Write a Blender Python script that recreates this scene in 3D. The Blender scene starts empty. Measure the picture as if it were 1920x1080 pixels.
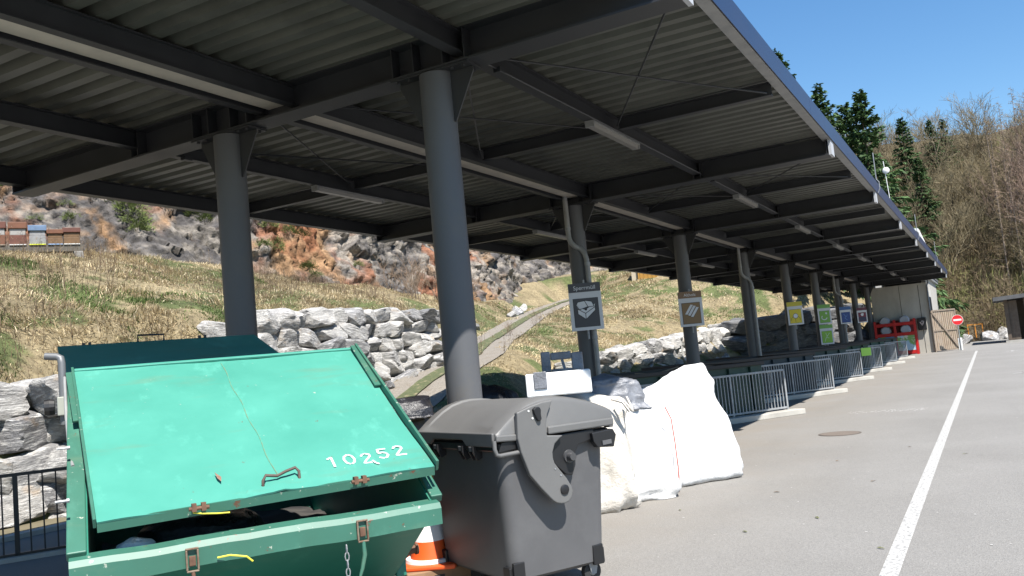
import bpy, bmesh, math, random
import numpy as np
from mathutils import Matrix, Vector
random.seed(7); rng = np.random.default_rng(7)
R = math.radians
scene = bpy.context.scene
COL = scene.collection

# ------------------------------------------------------------ camera
cam = bpy.data.objects.new('camera', bpy.data.cameras.new('camera')); COL.objects.link(cam)
cam.data.sensor_width = 36; cam.data.lens = 30.64
cam.data.clip_start = 0.05; cam.data.clip_end = 3000
YAW, PITCH, ROLL = 0.4933, 0.0895, 0.0946
_f = Vector((-math.sin(YAW)*math.cos(PITCH), math.cos(YAW)*math.cos(PITCH), math.sin(PITCH)))
_r = Vector((math.cos(YAW), math.sin(YAW), 0)); _u = _r.cross(_f)
_r2 = _r*math.cos(ROLL) - _u*math.sin(ROLL); _u2 = _r*math.sin(ROLL) + _u*math.cos(ROLL)
m = Matrix.Identity(4)
for i in range(3):
    m[i][0] = _r2[i]; m[i][1] = _u2[i]; m[i][2] = -_f[i]
m[2][3] = 1.6
cam.matrix_world = m
scene.camera = cam

# ------------------------------------------------------------ sky, sun, exposure
SUN_AZ, SUN_EL = R(-34), R(57)          # azimuth counted from +X towards +Y
world = bpy.data.worlds.new('World'); scene.world = world; world.use_nodes = True
nt = world.node_tree; nt.nodes.clear()
sky = nt.nodes.new('ShaderNodeTexSky'); sky.sky_type = 'NISHITA'; sky.sun_disc = False
sky.sun_elevation = SUN_EL; sky.sun_rotation = R(90) - SUN_AZ
sky.altitude = 600; sky.air_density = 1.2; sky.dust_density = 0.0; sky.ozone_density = 3.0
bg = nt.nodes.new('ShaderNodeBackground'); bg.inputs[1].default_value = 0.085
wo = nt.nodes.new('ShaderNodeOutputWorld')
hs = nt.nodes.new('ShaderNodeHueSaturation'); hs.inputs['Saturation'].default_value = 1.22; hs.inputs['Value'].default_value = .95; nt.links.new(sky.outputs[0], hs.inputs['Color']); nt.links.new(hs.outputs[0], bg.inputs[0]); nt.links.new(bg.outputs[0], wo.inputs[0])
sun = bpy.data.objects.new('sun', bpy.data.lights.new('sun', 'SUN')); COL.objects.link(sun)
sun.data.energy = 5.0; sun.data.angle = R(0.53); sun.data.color = (1.0, 0.955, 0.89)
sd = Vector((math.cos(SUN_AZ)*math.cos(SUN_EL), math.sin(SUN_AZ)*math.cos(SUN_EL), math.sin(SUN_EL)))
sun.rotation_euler = sd.to_track_quat('Z', 'Y').to_euler(); sun.location = sd*60
scene.view_settings.view_transform = 'Standard'; scene.view_settings.look = 'None'
scene.view_settings.gamma = 1; scene.view_settings.use_curve_mapping = False
scene.view_settings.exposure = 1.12
scene.render.engine = 'CYCLES'

# ------------------------------------------------------------ numpy noise
def _hash(i, j, k):
    h = (i*374761393 + j*668265263 + k*2147483647 + 1013904223) & 0xFFFFFFFF
    h = ((h ^ (h >> 13))*1274126177) & 0xFFFFFFFF
    h = ((h ^ (h >> 16))*2246822519) & 0xFFFFFFFF
    return ((h ^ (h >> 15)) & 0xFFFFFF)/16777215.0
def vnoise(p):
    p = np.asarray(p, float); b = np.floor(p).astype(np.int64); f = p - b; f = f*f*(3-2*f)
    o = 0
    for dx in (0, 1):
        for dy in (0, 1):
            for dz in (0, 1):
                w = (f[:,0] if dx else 1-f[:,0])*(f[:,1] if dy else 1-f[:,1])*(f[:,2] if dz else 1-f[:,2])
                o = o + w*_hash(b[:,0]+dx, b[:,1]+dy, b[:,2]+dz)
    return o*2-1
def fbm(p, oct=4, lac=2.03, gain=.5, ridge=False):
    p = np.asarray(p, float); a = 1; s = 0
    for o in range(oct):
        n = vnoise(p + 17.3*o); s = s + a*((1-2*np.abs(n)) if ridge else n); a *= gain; p = p*lac
    return s
# ------------------------------------------------------------ materials
MATS = {}
def P(name, col, rough=.6, metal=0., col2=None, scale=4., detail=6., lo=.35, hi=.65, bump=0., bscale=None,
      col3=None, scale3=1., lo3=.55, hi3=.7, spec=.5, stretch=None, rand=0., trans=0.):
    if name in MATS: return MATS[name]
    M = bpy.data.materials.new(name); M.use_nodes = True; n = M.node_tree.nodes; l = M.node_tree.links
    b = n['Principled BSDF']; b.inputs['Roughness'].default_value = rough; b.inputs['Metallic'].default_value = metal
    b.inputs['Specular IOR Level'].default_value = spec
    c4 = lambda c: (c[0], c[1], c[2], 1)
    b.inputs['Base Color'].default_value = c4(col)
    if col2 is not None or bump:
        tc = n.new('ShaderNodeTexCoord'); vec = tc.outputs['Object']
        if rand:
            oi = n.new('ShaderNodeObjectInfo'); mu = n.new('ShaderNodeMath'); mu.operation = 'MULTIPLY'; mu.inputs[1].default_value = 97.
            l.new(oi.outputs['Random'], mu.inputs[0]); ad = n.new('ShaderNodeVectorMath'); l.new(vec, ad.inputs[0]); l.new(mu.outputs[0], ad.inputs[1]); vec = ad.outputs[0]
        if stretch:
            mp = n.new('ShaderNodeMapping'); mp.inputs['Scale'].default_value = stretch; l.new(vec, mp.inputs[0]); vec = mp.outputs[0]
    cur = None
    if col2 is not None:
        t = n.new('ShaderNodeTexNoise'); t.inputs['Scale'].default_value = scale; t.inputs['Detail'].default_value = detail; t.inputs['Roughness'].default_value = .6
        l.new(vec, t.inputs['Vector'])
        r = n.new('ShaderNodeValToRGB'); r.color_ramp.elements[0].position = lo; r.color_ramp.elements[1].position = hi
        r.color_ramp.elements[0].color = c4(col); r.color_ramp.elements[1].color = c4(col2); l.new(t.outputs[0], r.inputs[0]); cur = r.outputs[0]
        if col3 is not None:
            t3 = n.new('ShaderNodeTexNoise'); t3.inputs['Scale'].default_value = scale3; t3.inputs['Detail'].default_value = 8; t3.inputs['Roughness'].default_value = .65
            ad3 = n.new('ShaderNodeVectorMath'); ad3.inputs[1].default_value = (31.7, 12.1, 5.3); l.new(vec, ad3.inputs[0]); l.new(ad3.outputs[0], t3.inputs['Vector'])
            mr = n.new('ShaderNodeMapRange'); mr.inputs[1].default_value = lo3; mr.inputs[2].default_value = hi3; l.new(t3.outputs[0], mr.inputs[0])
            mx = n.new('ShaderNodeMix'); mx.data_type = 'RGBA'; l.new(mr.outputs[0], mx.inputs[0]); l.new(cur, mx.inputs[6]); mx.inputs[7].default_value = c4(col3); cur = mx.outputs[2]
        l.new(cur, b.inputs['Base Color'])
        rr = n.new('ShaderNodeMapRange'); rr.inputs[3].default_value = max(0, rough-.08); rr.inputs[4].default_value = min(1, rough+.1); l.new(t.outputs[0], rr.inputs[0]); l.new(rr.outputs[0], b.inputs['Roughness'])
    if bump:
        tb = n.new('ShaderNodeTexNoise'); tb.inputs['Scale'].default_value = bscale or scale*4; tb.inputs['Detail'].default_value = 7; tb.inputs['Roughness'].default_value = .65
        l.new(vec, tb.inputs['Vector']); bn = n.new('ShaderNodeBump'); bn.inputs['Strength'].default_value = bump; bn.inputs['Distance'].default_value = .05
        l.new(tb.outputs[0], bn.inputs['Height']); l.new(bn.outputs[0], b.inputs['Normal'])
    if trans:
        b.inputs['Transmission Weight'].default_value = trans
    MATS[name] = M; return M
def attr_mat(name, attr, rough=.85, bump=0, bscale=4., vary=0., vscale=3., transl=0.):
    """base colour comes from a colour attribute times fine noise"""
    M = bpy.data.materials.new(name); M.use_nodes = True; n = M.node_tree.nodes; l = M.node_tree.links; b = n['Principled BSDF']
    b.inputs['Roughness'].default_value = rough; b.inputs['Specular IOR Level'].default_value = .25
    a = n.new('ShaderNodeAttribute'); a.attribute_name = attr; cur = a.outputs['Color']
    tc = n.new('ShaderNodeTexCoord')
    if vary:
        t = n.new('ShaderNodeTexNoise'); t.inputs['Scale'].default_value = vscale; t.inputs['Detail'].default_value = 9; t.inputs['Roughness'].default_value = .7; l.new(tc.outputs['Object'], t.inputs['Vector'])
        mr = n.new('ShaderNodeMapRange'); mr.inputs[1].default_value = .3; mr.inputs[2].default_value = .7; mr.inputs[3].default_value = 1-vary; mr.inputs[4].default_value = 1+vary; l.new(t.outputs[0], mr.inputs[0])
        vm = n.new('ShaderNodeVectorMath'); vm.operation = 'MULTIPLY'; l.new(cur, vm.inputs[0]); l.new(mr.outputs[0], vm.inputs[1]); cur = vm.outputs[0]
    l.new(cur, b.inputs['Base Color'])
    if bump:
        tb = n.new('ShaderNodeTexNoise'); tb.inputs['Scale'].default_value = bscale; tb.inputs['Detail'].default_value = 10; tb.inputs['Roughness'].default_value = .7; l.new(tc.outputs['Object'], tb.inputs['Vector'])
        bn = n.new('ShaderNodeBump'); bn.inputs['Strength'].default_value = bump; bn.inputs['Distance'].default_value = .25; l.new(tb.outputs[0], bn.inputs['Height']); l.new(bn.outputs[0], b.inputs['Normal'])
    if transl:
        tr = n.new('ShaderNodeBsdfTranslucent'); l.new(cur, tr.inputs[0]); mx = n.new('ShaderNodeMixShader'); mx.inputs[0].default_value = transl
        out = n['Material Output']; l.new(b.outputs[0], mx.inputs[1]); l.new(tr.outputs[0], mx.inputs[2]); l.new(mx.outputs[0], out.inputs[0])
    return M

# ------------------------------------------------------------ geometry helpers
class G:
    def __init__(s): s.v = []; s.f = []; s.m = []; s.cur = 0
    def add(s, vs, fs):
        b = len(s.v); s.v.extend([tuple(v) for v in vs])
        for f in fs: s.f.append([i+b for i in f]); s.m.append(s.cur)
        return s
    def box(s, x0, x1, y0, y1, z0, z1):
        vs = [(x, y, z) for z in (z0, z1) for y in (y0, y1) for x in (x0, x1)]
        return s.add(vs, [(0,2,3,1),(4,5,7,6),(0,1,5,4),(2,6,7,3),(0,4,6,2),(1,3,7,5)])
    def bar(s, p0, p1, w, h, up=(0,0,1)):
        p0, p1, up = Vector(p0), Vector(p1), Vector(up); d = (p1-p0).normalized(); sx = d.cross(up)
        if sx.length < 1e-5: sx = d.cross(Vector((1,0,0)))
        sx.normalize(); sy = sx.cross(d).normalized(); vs = []
        for p in (p0, p1):
            for a, b in ((-1,-1),(1,-1),(1,1),(-1,1)): vs.append(p+sx*(a*w/2)+sy*(b*h/2))
        return s.add(vs, [(3,2,1,0),(4,5,6,7),(0,1,5,4),(1,2,6,5),(2,3,7,6),(3,0,4,7)])
    def tube(s, pts, r, n=8, cap=True):
        pts = [Vector(p) for p in pts]; rs = r if isinstance(r, (list, tuple)) else [r]*len(pts)
        t0 = (pts[1]-pts[0]).normalized(); a = t0.orthogonal().normalized(); vs = []
        for i, p in enumerate(pts):
            t = ((pts[min(i+1, len(pts)-1)]-pts[max(i-1, 0)])).normalized()
            a = (a - t*a.dot(t)); a = a.normalized() if a.length > 1e-6 else t.orthogonal().normalized(); b = t.cross(a)
            for k in range(n):
                th = 2*math.pi*k/n; vs.append(p + (a*math.cos(th)+b*math.sin(th))*rs[i])
        fs = []
        for i in range(len(pts)-1):
            for k in range(n): fs.append((i*n+k, i*n+(k+1)%n, (i+1)*n+(k+1)%n, (i+1)*n+k))
        if cap: fs.append(tuple(range(n-1, -1, -1))); fs.append(tuple(range((len(pts)-1)*n, len(pts)*n)))
        return s.add(vs, fs)
    def lathe(s, prof, n=24, c=(0,0,0), axis='z'):
        vs = []
        for r, z in prof:
            for k in range(n):
                th = 2*math.pi*k/n; x, y = r*math.cos(th), r*math.sin(th)
                v = (x, y, z) if axis == 'z' else ((z, x, y) if axis == 'x' else (x, z, y))
                vs.append((v[0]+c[0], v[1]+c[1], v[2]+c[2]))
        fs = []
        for i in range(len(prof)-1):
            for k in range(n): fs.append((i*n+k, i*n+(k+1)%n, (i+1)*n+(k+1)%n, (i+1)*n+k))
        if prof[0][0] > 1e-4: fs.append(tuple(range(n-1, -1, -1)))
        if prof[-1][0] > 1e-4: fs.append(tuple(range((len(prof)-1)*n, len(prof)*n)))
        return s.add(vs, fs)
    def prism(s, poly, o, ex, ey, h):
        """polygon poly in the plane (o, ex, ey), extruded by vector h"""
        o, ex, ey, h = Vector(o), Vector(ex), Vector(ey), Vector(h); n = len(poly)
        a = [o+ex*p[0]+ey*p[1] for p in poly]; b = [q+h for q in a]
        if ex.cross(ey).dot(h) > 0: fs = [tuple(range(n-1, -1, -1)), tuple(range(n, 2*n))]+[(i, (i+1)%n, n+(i+1)%n, n+i) for i in range(n)]
        else: fs = [tuple(range(n)), tuple(range(2*n-1, n-1, -1))]+[(n+i, n+(i+1)%n, (i+1)%n, i) for i in range(n)]
        return s.add(a+b, fs)
    def ribbon(s, pts, w, o, ex, ey, h):
        """flat stroke of width w through 2-D points, laid in the plane"""
        for a, b in zip(pts[:-1], pts[1:]):
            d = Vector((b[0]-a[0], b[1]-a[1]));
            if d.length < 1e-6: continue
            d.normalize(); q = Vector((-d.y, d.x))*w/2; e = d*w*.25
            s.prism([(a[0]-q.x-e.x, a[1]-q.y-e.y), (b[0]-q.x+e.x, b[1]-q.y+e.y), (b[0]+q.x+e.x, b[1]+q.y+e.y), (a[0]+q.x-e.x, a[1]+q.y-e.y)], o, ex, ey, h)
        return s
    def ibeam(s, p0, p1, w, h, tf=.018, tw=.012):
        p0, p1 = Vector(p0), Vector(p1); z = Vector((0,0,1))   # p at bottom centre
        s.bar(p0+z*tf/2, p1+z*tf/2, w, tf); s.bar(p0+z*(h-tf/2), p1+z*(h-tf/2), w, tf); s.bar(p0+z*h/2, p1+z*h/2, tw, h-2*tf); return s
    def mesh(s, name, mats, smooth=None):
        me = bpy.data.meshes.new(name); me.from_pydata(s.v, [], s.f)
        for mt in (mats if isinstance(mats, (list, tuple)) else [mats]): me.materials.append(mt)
        if len(me.materials) > 1: me.polygons.foreach_set('material_index', s.m)
        if smooth is not None: shade(me, smooth)
        me.update(); return me
    def build(s, name, mats, parent=None, smooth=None, bevel=0, seg=2, kind=None):
        return link(name, s.mesh(name, mats, smooth), parent, bevel=bevel, seg=seg, kind=kind)
def shade(me, ang):
    bm = bmesh.new(); bm.from_mesh(me)
    for f in bm.faces: f.smooth = True
    for e in bm.edges:
        if len(e.link_faces) == 2 and e.calc_face_angle(0) > R(ang): e.smooth = False
    bm.to_mesh(me); bm.free()
def link(name, me, parent=None, loc=None, rot=None, scl=None, bevel=0, seg=2, kind=None):
    o = bpy.data.objects.new(name, me); COL.objects.link(o)
    if parent is not None: o.parent = parent
    if loc is not None: o.location = loc
    if rot is not None: o.rotation_euler = rot
    if scl is not None: o.scale = scl
    if bevel:
        b = o.modifiers.new('bevel', 'BEVEL'); b.width = bevel; b.segments = seg; b.limit_method = 'ANGLE'; b.angle_limit = R(35)
    if kind: o['kind'] = kind
    return o
def tag(o, label, cat, group=None):
    o['label'] = label; o['category'] = cat
    if group: o['group'] = group
    return o
def thing(name, label, cat, loc=(0,0,0), rz=0., group=None):
    o = bpy.data.objects.new(name, None); COL.objects.link(o); o.location = loc; o.rotation_euler = (0, 0, rz)
    o.empty_display_size = .2
    return tag(o, label, cat, group)
def np_mesh(name, verts, faces, mat, cols=None, attr='col', smooth=False):
    """fast mesh from numpy arrays; faces (N,3) or (N,4); cols per vertex (N,3)"""
    me = bpy.data.meshes.new(name); n = len(verts); k = faces.shape[1]; m_ = len(faces)
    me.vertices.add(n); me.vertices.foreach_set('co', np.ascontiguousarray(verts, dtype=np.float32).ravel())
    me.loops.add(m_*k); me.loops.foreach_set('vertex_index', np.ascontiguousarray(faces, dtype=np.int32).ravel())
    me.polygons.add(m_); me.polygons.foreach_set('loop_start', np.arange(0, m_*k, k, dtype=np.int32))
    me.polygons.foreach_set('loop_total', np.full(m_, k, dtype=np.int32))
    if smooth: me.polygons.foreach_set('use_smooth', np.ones(m_, dtype=bool))
    me.update(calc_edges=True); me.validate()
    if cols is not None:
        a = me.color_attributes.new(attr, 'FLOAT_COLOR', 'POINT'); c = np.ones((n, 4), np.float32); c[:, :3] = cols; a.data.foreach_set('color', c.ravel())
    me.materials.append(mat); return me
def grid_faces(nu, nv):
    i, j = np.meshgrid(np.arange(nu-1), np.arange(nv-1), indexing='ij'); a = (i*nv+j).ravel()
    return np.stack([a, a+nv, a+nv+1, a+1], 1)
def ordinal(i): return ['first', 'second', 'third', 'fourth', 'fifth', 'sixth', 'seventh', 'eighth', 'ninth', 'tenth'][i]

# ------------------------------------------------------------ common materials
M_steel = P('canopy_paint', (.020,.021,.024), .5, col2=(.027,.028,.031), scale=2.5, bump=.04, bscale=60)
M_column = P('column_paint', (.082,.084,.091), .5, col2=(.090,.092,.098), scale=2.2, bump=.05, bscale=60, col3=(.10,.095,.088), scale3=1.3)
M_sheet = P('roof_sheet', (.080,.082,.068), .45, col2=(.10,.102,.086), scale=1.2, col3=(.036,.036,.030), scale3=.5, lo3=.5, hi3=.7)
M_galv = P('galvanised', (.23,.24,.25), .5, metal=.2, col2=(.30,.31,.32), scale=9, lo=.4, hi=.6)
M_galvdull = P('galvanised_dull', (.22,.225,.225), .55, metal=.2, col2=(.29,.29,.285), scale=6)
M_gutter = P('gutter_zinc', (.56,.50,.42), .5, metal=.0, col2=(.46,.42,.36), scale=3)
M_white = P('white_paint', (.74,.74,.72), .5, col2=(.66,.66,.64), scale=4)
M_black = P('black_paint', (.012,.012,.013), .45)
M_dark = P('dark_inside', (.02,.02,.02), .8)
M_conc = P('concrete', (.31,.295,.265), .85, col2=(.40,.385,.35), scale=2.2, bump=.15, bscale=30, col3=(.33,.31,.28), scale3=1.1, lo3=.55, hi3=.75)
M_lampglass = P('lamp_diffuser', (.20,.19,.175), .35)
M_rust = P('rust', (.085,.042,.025), .85, col2=(.14,.075,.045), scale=20)
M_wood = P('weathered_wood', (.23,.165,.115), .85, col2=(.33,.27,.205), scale=3, stretch=(8,8,.8), bump=.12, bscale=14, rand=1, col3=(.30,.27,.24), scale3=1.5)

# =================================================================================== SETTING
# ---- terrain control points (X, Y, height)
CP = [(-11.5,-12,-1.),(-11.5,0,-1.),(-11.5,6,-1.),(-11.5,10,-.9),(-11.6,15,-.35),(-11.6,20,.05),(-11.6,26,.15),(-11.6,34,.15),(-11.6,42,.1),(-11.4,47,.1),
 (-14.3,-10,-1.),(-14.3,0,-1.),(-14.5,6,-1.),(-14.6,9.6,-.8),(-15.1,13,-.2),(-15.4,15.5,.25),(-15.9,20.5,1.1),(-16.3,25.2,1.8),
 (-15.9,-10,2.2),(-15.9,0,2.3),(-16.0,6,2.35),(-16.2,9.6,2.2),(-16.7,13,2.45),(-16.9,15.5,3.2),(-17.3,20.5,3.6),(-17.7,25.2,3.65),(-18.0,27,3.4),
 (-12.4,10,-.8),(-13.2,15,-.1),(-14.0,19,.85),(-14.5,21.5,1.4),(-16.4,26.8,2.05),(-18.2,31,2.55),(-20.8,38,3.4),(-23.9,46.2,4.4),(-28.2,59.7,5.9),
 (-13.2,24,.95),(-14.4,28,1.45),(-16.3,34,2.3),(-13.2,30,.9),(-19.0,31,2.8),(-22.0,37.5,3.7),(-19.0,41,3.4),
 (-14.3,33.7,1.95),(-14.3,40,2.2),(-13.9,47,2.5),(-13.7,52,2.8),(-12.9,33.7,.7),(-12.9,40,.6),(-12.6,47,.4),
 (-20,14,4.25),(-20,4,4.2),(-20,-8,4.2),(-23,16,5.6),(-26,16.5,6.65),(-26.3,20,6.75),(-26.9,25,6.8),(-30,18,6.9),(-33,25,7.0),(-36,20,7.1),(-27,8,6.5),(-27,-8,6.3),
 (-21.5,20,4.8),(-24,25,5.5),(-26,30,5.95),(-26.5,36,5.9),(-27.5,43,5.9),(-22,30,4.5),(-24,38,4.7),(-30,53,6.3),(-31,59,6.5),
 (-19.8,46,3.95),(-21,58.3,6.3),(-19,63.2,7.4),(-12.9,62.7,4.8),(-15,56,3.5),(-10.7,73.2,5.8),(-8.5,78,5.3),
 (-11.7,52,.2),(-10.9,57,.2),(-9.9,62,.2),(-8.4,68,.2),(-13.1,53,3.0),(-12.3,57,3.3),(-11.4,62,3.6),(-10.1,68,3.8),
 (-24,66,8.0),(-20,76,9.0),(-35,62,8.5),(-42,40,8),(-50,20,8),(-50,-10,8),(-50,80,10),(-34,84,10)]
CP = np.array(CP, float)
def _rbf(A): return np.sqrt(((A[:,None,:2]-CP[None,:,:2])**2).sum(2)+.15)
_K = np.block([[_rbf(CP)+np.eye(len(CP))*.01, np.ones((len(CP),1))],[np.ones((1,len(CP))), np.zeros((1,1))]])
_W = np.linalg.solve(_K, np.append(CP[:,2], 0))
def foot(Y): return np.interp(Y, [-20,47,52,57,62,68,75,90], [-11.35,-11.3,-11.2,-10.5,-9.5,-8.0,-6.8,-6.8])
def height(X, Y):
    X = np.atleast_1d(np.asarray(X, float)); Y = np.atleast_1d(np.asarray(Y, float))
    out = np.empty(len(X))
    for a in range(0, len(X), 20000):
        s = slice(a, a+20000); Q = np.stack([X[s], Y[s]], 1); out[s] = _rbf(Q) @ _W[:-1] + _W[-1]
    mask = np.clip((foot(Y)-X)/.3, 0, 1); p3 = np.stack([X, Y, np.zeros_like(X)], 1)
    out = out + mask*np.clip((-12-X)/4, 0, 1)*(.16*fbm(p3*.55, 3)+.05*fbm(p3*2.1, 2))
    d, z0 = path_field(X, Y); w = np.clip((2.9-d)/1.3, 0, 1); out = out*(1-w)+z0*w
    return out*mask - .12*(1-mask)
PATH = np.array([(-11.8,5.),(-12.4,10),(-13.2,15),(-14.0,19),(-14.6,21.5),(-16.3,26.8),(-18.2,31),(-20.8,38),(-23.9,46.2),(-26.3,53.5),(-28.2,59.7),(-29.5,66)])
tt = np.linspace(0, len(PATH)-1, 190); pc = np.stack([np.interp(tt, np.arange(len(PATH)), PATH[:,k]) for k in (0,1)], 1)
for _ in range(6): pc[1:-1] = (pc[:-2]+2*pc[1:-1]+pc[2:])/4
pz = np.interp(tt, np.arange(len(PATH)), [-.95,-.75,-.1,.8,1.42,2.05,2.55,3.4,4.4,5.25,5.95,6.7])
for _ in range(40): pz[1:-1] = (pz[:-2]+2*pz[1:-1]+pz[2:])/4
def path_field(X, Y):
    d = np.empty(len(X)); z = np.empty(len(X))
    for a in range(0, len(X), 20000):
        s = slice(a, a+20000); D2 = (X[s,None]-pc[None,:,0])**2+(Y[s,None]-pc[None,:,1])**2; k = D2.argmin(1); d[s] = np.sqrt(D2[np.arange(len(k)),k]); z[s] = pz[k]
    return d, z
# ---- ground sheet to the horizon
M_soil = P('meadow_soil', (.10,.085,.05), .95, col2=(.16,.135,.08), scale=.4, bump=.3, bscale=6, col3=(.06,.08,.03), scale3=.2)
me = G().add([(-900,-600,-.3),(900,-600,-.3),(900,1200,-.3),(-900,1200,-.3)], [(0,1,2,3)]).mesh('ground', M_soil)
link('ground', me, kind='structure')
# ---- asphalt yard
def asphalt_material():
    M = bpy.data.materials.new('asphalt'); M.use_nodes = True; n = M.node_tree.nodes; l = M.node_tree.links; b = n['Principled BSDF']
    tc = n.new('ShaderNodeTexCoord'); v = tc.outputs['Object']
    def noise(sc, det=6, ro=.6, st=None):
        t = n.new('ShaderNodeTexNoise'); t.inputs['Scale'].default_value = sc; t.inputs['Detail'].default_value = det; t.inputs['Roughness'].default_value = ro
        if st:
            mp = n.new('ShaderNodeMapping'); mp.inputs['Scale'].default_value = st; l.new(v, mp.inputs[0]); l.new(mp.outputs[0], t.inputs['Vector'])
        else: l.new(v, t.inputs['Vector'])
        return t.outputs[0]
    def ramp(src, a, b_, ca, cb):
        r = n.new('ShaderNodeValToRGB'); r.color_ramp.elements[0].position = a; r.color_ramp.elements[1].position = b_
        r.color_ramp.elements[0].color = (*ca, 1); r.color_ramp.elements[1].color = (*cb, 1); l.new(src, r.inputs[0]); return r.outputs[0]
    def mix(fac, a, b_, mode='MIX'):
        mx = n.new('ShaderNodeMix'); mx.data_type = 'RGBA'; mx.blend_type = mode
        (l.new(fac, mx.inputs[0]) if not isinstance(fac, float) else setattr(mx.inputs[0], 'default_value', fac)); l.new(a, mx.inputs[6])
        (l.new(b_, mx.inputs[7]) if not isinstance(b_, tuple) else setattr(mx.inputs[7], 'default_value', (*b_, 1))); return mx.outputs[2]
    base = ramp(noise(.35, 5), .35, .7, (.184,.179,.170), (.216,.211,.202))
    agg = n.new('ShaderNodeTexVoronoi'); agg.inputs['Scale'].default_value = 95; l.new(v, agg.inputs['Vector'])
    base = mix(.38, base, ramp(agg.outputs['Color'], .1, .9, (.62,.62,.62), (1.42,1.40,1.36)), 'MULTIPLY')
    base = mix(.4, base, ramp(noise(260, 2), .35, .65, (.72,.72,.72), (1.25,1.25,1.25)), 'MULTIPLY')
    # warm dust towards the bays, long tyre-worn stripes, dark oil spots
    sx = n.new('ShaderNodeSeparateXYZ'); l.new(v, sx.inputs[0])
    mr = n.new('ShaderNodeMapRange'); mr.inputs[1].default_value = -1.4; mr.inputs[2].default_value = -4.2; l.new(sx.outputs[0], mr.inputs[0])
    dn = n.new('ShaderNodeMath'); dn.operation = 'MULTIPLY'; l.new(mr.outputs[0], dn.inputs[0]); l.new(ramp(noise(.8, 6), .3, .65, (.15,)*3, (.85,)*3), dn.inputs[1])
    base = mix(dn.outputs[0], base, (.195,.175,.150))
    base = mix(ramp(noise(1.3, 6, .6, (1,.12,1)), 52e-2, .72, (0,)*3, (.16,)*3), base, (.125,.122,.117))
    base = mix(ramp(noise(2.6, 3), .70, .78, (0,)*3, (.5,)*3), base, (.10,.097,.092))
    base = mix(ramp(noise(9, 3), .73, .76, (0,)*3, (.5,)*3), base, (.30,.29,.27))
    l.new(base, b.inputs['Base Color']); b.inputs['Roughness'].default_value = .85; b.inputs['Specular IOR Level'].default_value = .3
    bn = n.new('ShaderNodeBump'); bn.inputs['Strength'].default_value = .5; bn.inputs['Distance'].default_value = .006; l.new(agg.outputs['Distance'], bn.inputs['Height']); l.new(bn.outputs[0], b.inputs['Normal'])
    return M
link('asphalt_yard', G().add([(-11.2,-30,0),(60,-30,0),(60,70,0),(14,84,0),(-1,84,0),(-3,80,0),(-11.2,80,0)], [tuple(range(7))]).mesh('asphalt_yard', asphalt_material()), kind='structure')
link('retaining_edge', G().box(-11.42,-11.2,-30,50,-1.8,.06).mesh('retaining_edge', M_conc), kind='structure')
# painted line with its corner
M_line = P('road_paint', (.27,.268,.26), .85, col2=(.40,.398,.385), scale=28, lo=.30, hi=.50, detail=8, col3=(.20,.198,.193), scale3=36, lo3=.50, hi3=.58)
link('painted_line', G().add([(-.846,-20,.004),(-.729,-20,.004),(-.700,56.2,.004),(-.82,56.32,.004),(-.82,56.2,.004)], [(0,1,2,4)]).add([(-.70,56.2,.004),(-.70,56.33,.004),(-2.1,57.4,.004),(-2.1,57.28,.004)], [(0,1,2,3)]).mesh('painted_line', M_line), kind='structure')
# ---- hillside bank
gx = np.concatenate([np.arange(-52,-31,1.2), np.arange(-31,-18,.3), np.arange(-18,-6.4,.16)]); gy = np.concatenate([np.arange(-14,4,.8), np.arange(4,32,.22), np.arange(32,86,.5)])
GX, GY = np.meshgrid(gx, gy, indexing='ij'); hz = height(GX.ravel(), GY.ravel()); tv = np.stack([GX.ravel(), GY.ravel(), hz], 1)
tn = fbm(tv*.5, 4); tc_ = np.where((tn > .15)[:,None], np.array([.085,.10,.038]), np.array([.21,.17,.10]))*(1+.25*fbm(tv*1.7, 2))[:,None]
M_bank = attr_mat('bank_turf', 'col', .95, bump=.6, bscale=5, vary=.5, vscale=6)
link('hillside_bank', np_mesh('hillside_bank', tv, grid_faces(len(gx), len(gy)), M_bank, np.clip(tc_,.02,1), smooth=True), kind='structure')
# ---- gravel path, two wheel tracks and a grassy middle
dr = np.gradient(pc, axis=0); dr /= np.linalg.norm(dr, axis=1)[:,None]; nr = np.stack([dr[:,1], -dr[:,0]], 1)
def strip(name, o0, o1, dz, mat, n=7):
    w = np.linspace(o0, o1, n); wob = .0*fbm(np.stack([tt*1.3, np.zeros_like(tt)+o0*7, np.zeros_like(tt)], 1), 3)
    Pp = pc[:,None,:]+nr[:,None,:]*(w[None,:,None]+wob[:,None,None]); Pp = Pp.reshape(-1, 2); cw = np.repeat(pc[:,None,:], n, 1).reshape(-1, 2)
    z = np.repeat(pz, n)+dz+.02*fbm(np.column_stack([Pp*1.5, 0*Pp[:,0]]), 2)
    return link(name, np_mesh(name, np.column_stack([Pp, z]), grid_faces(len(tt), n)[:, ::-1], mat, smooth=True), kind='structure')
M_gravel = P('path_gravel', (.15,.130,.105), .95, col2=(.25,.225,.19), scale=22, detail=3, bump=.5, bscale=30, col3=(.16,.13,.095), scale3=1.6)
strip('gravel_path', -1.15, 1.15, .045, M_gravel)
M_pgrass = P('path_grass', (.045,.062,.022), .9, col2=(.10,.105,.045), scale=14, bump=.4, bscale=40, col3=(.26,.21,.13), scale3=4)
strip('path_grass_strip', -.30, .26, .085, M_pgrass, 4)

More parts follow.
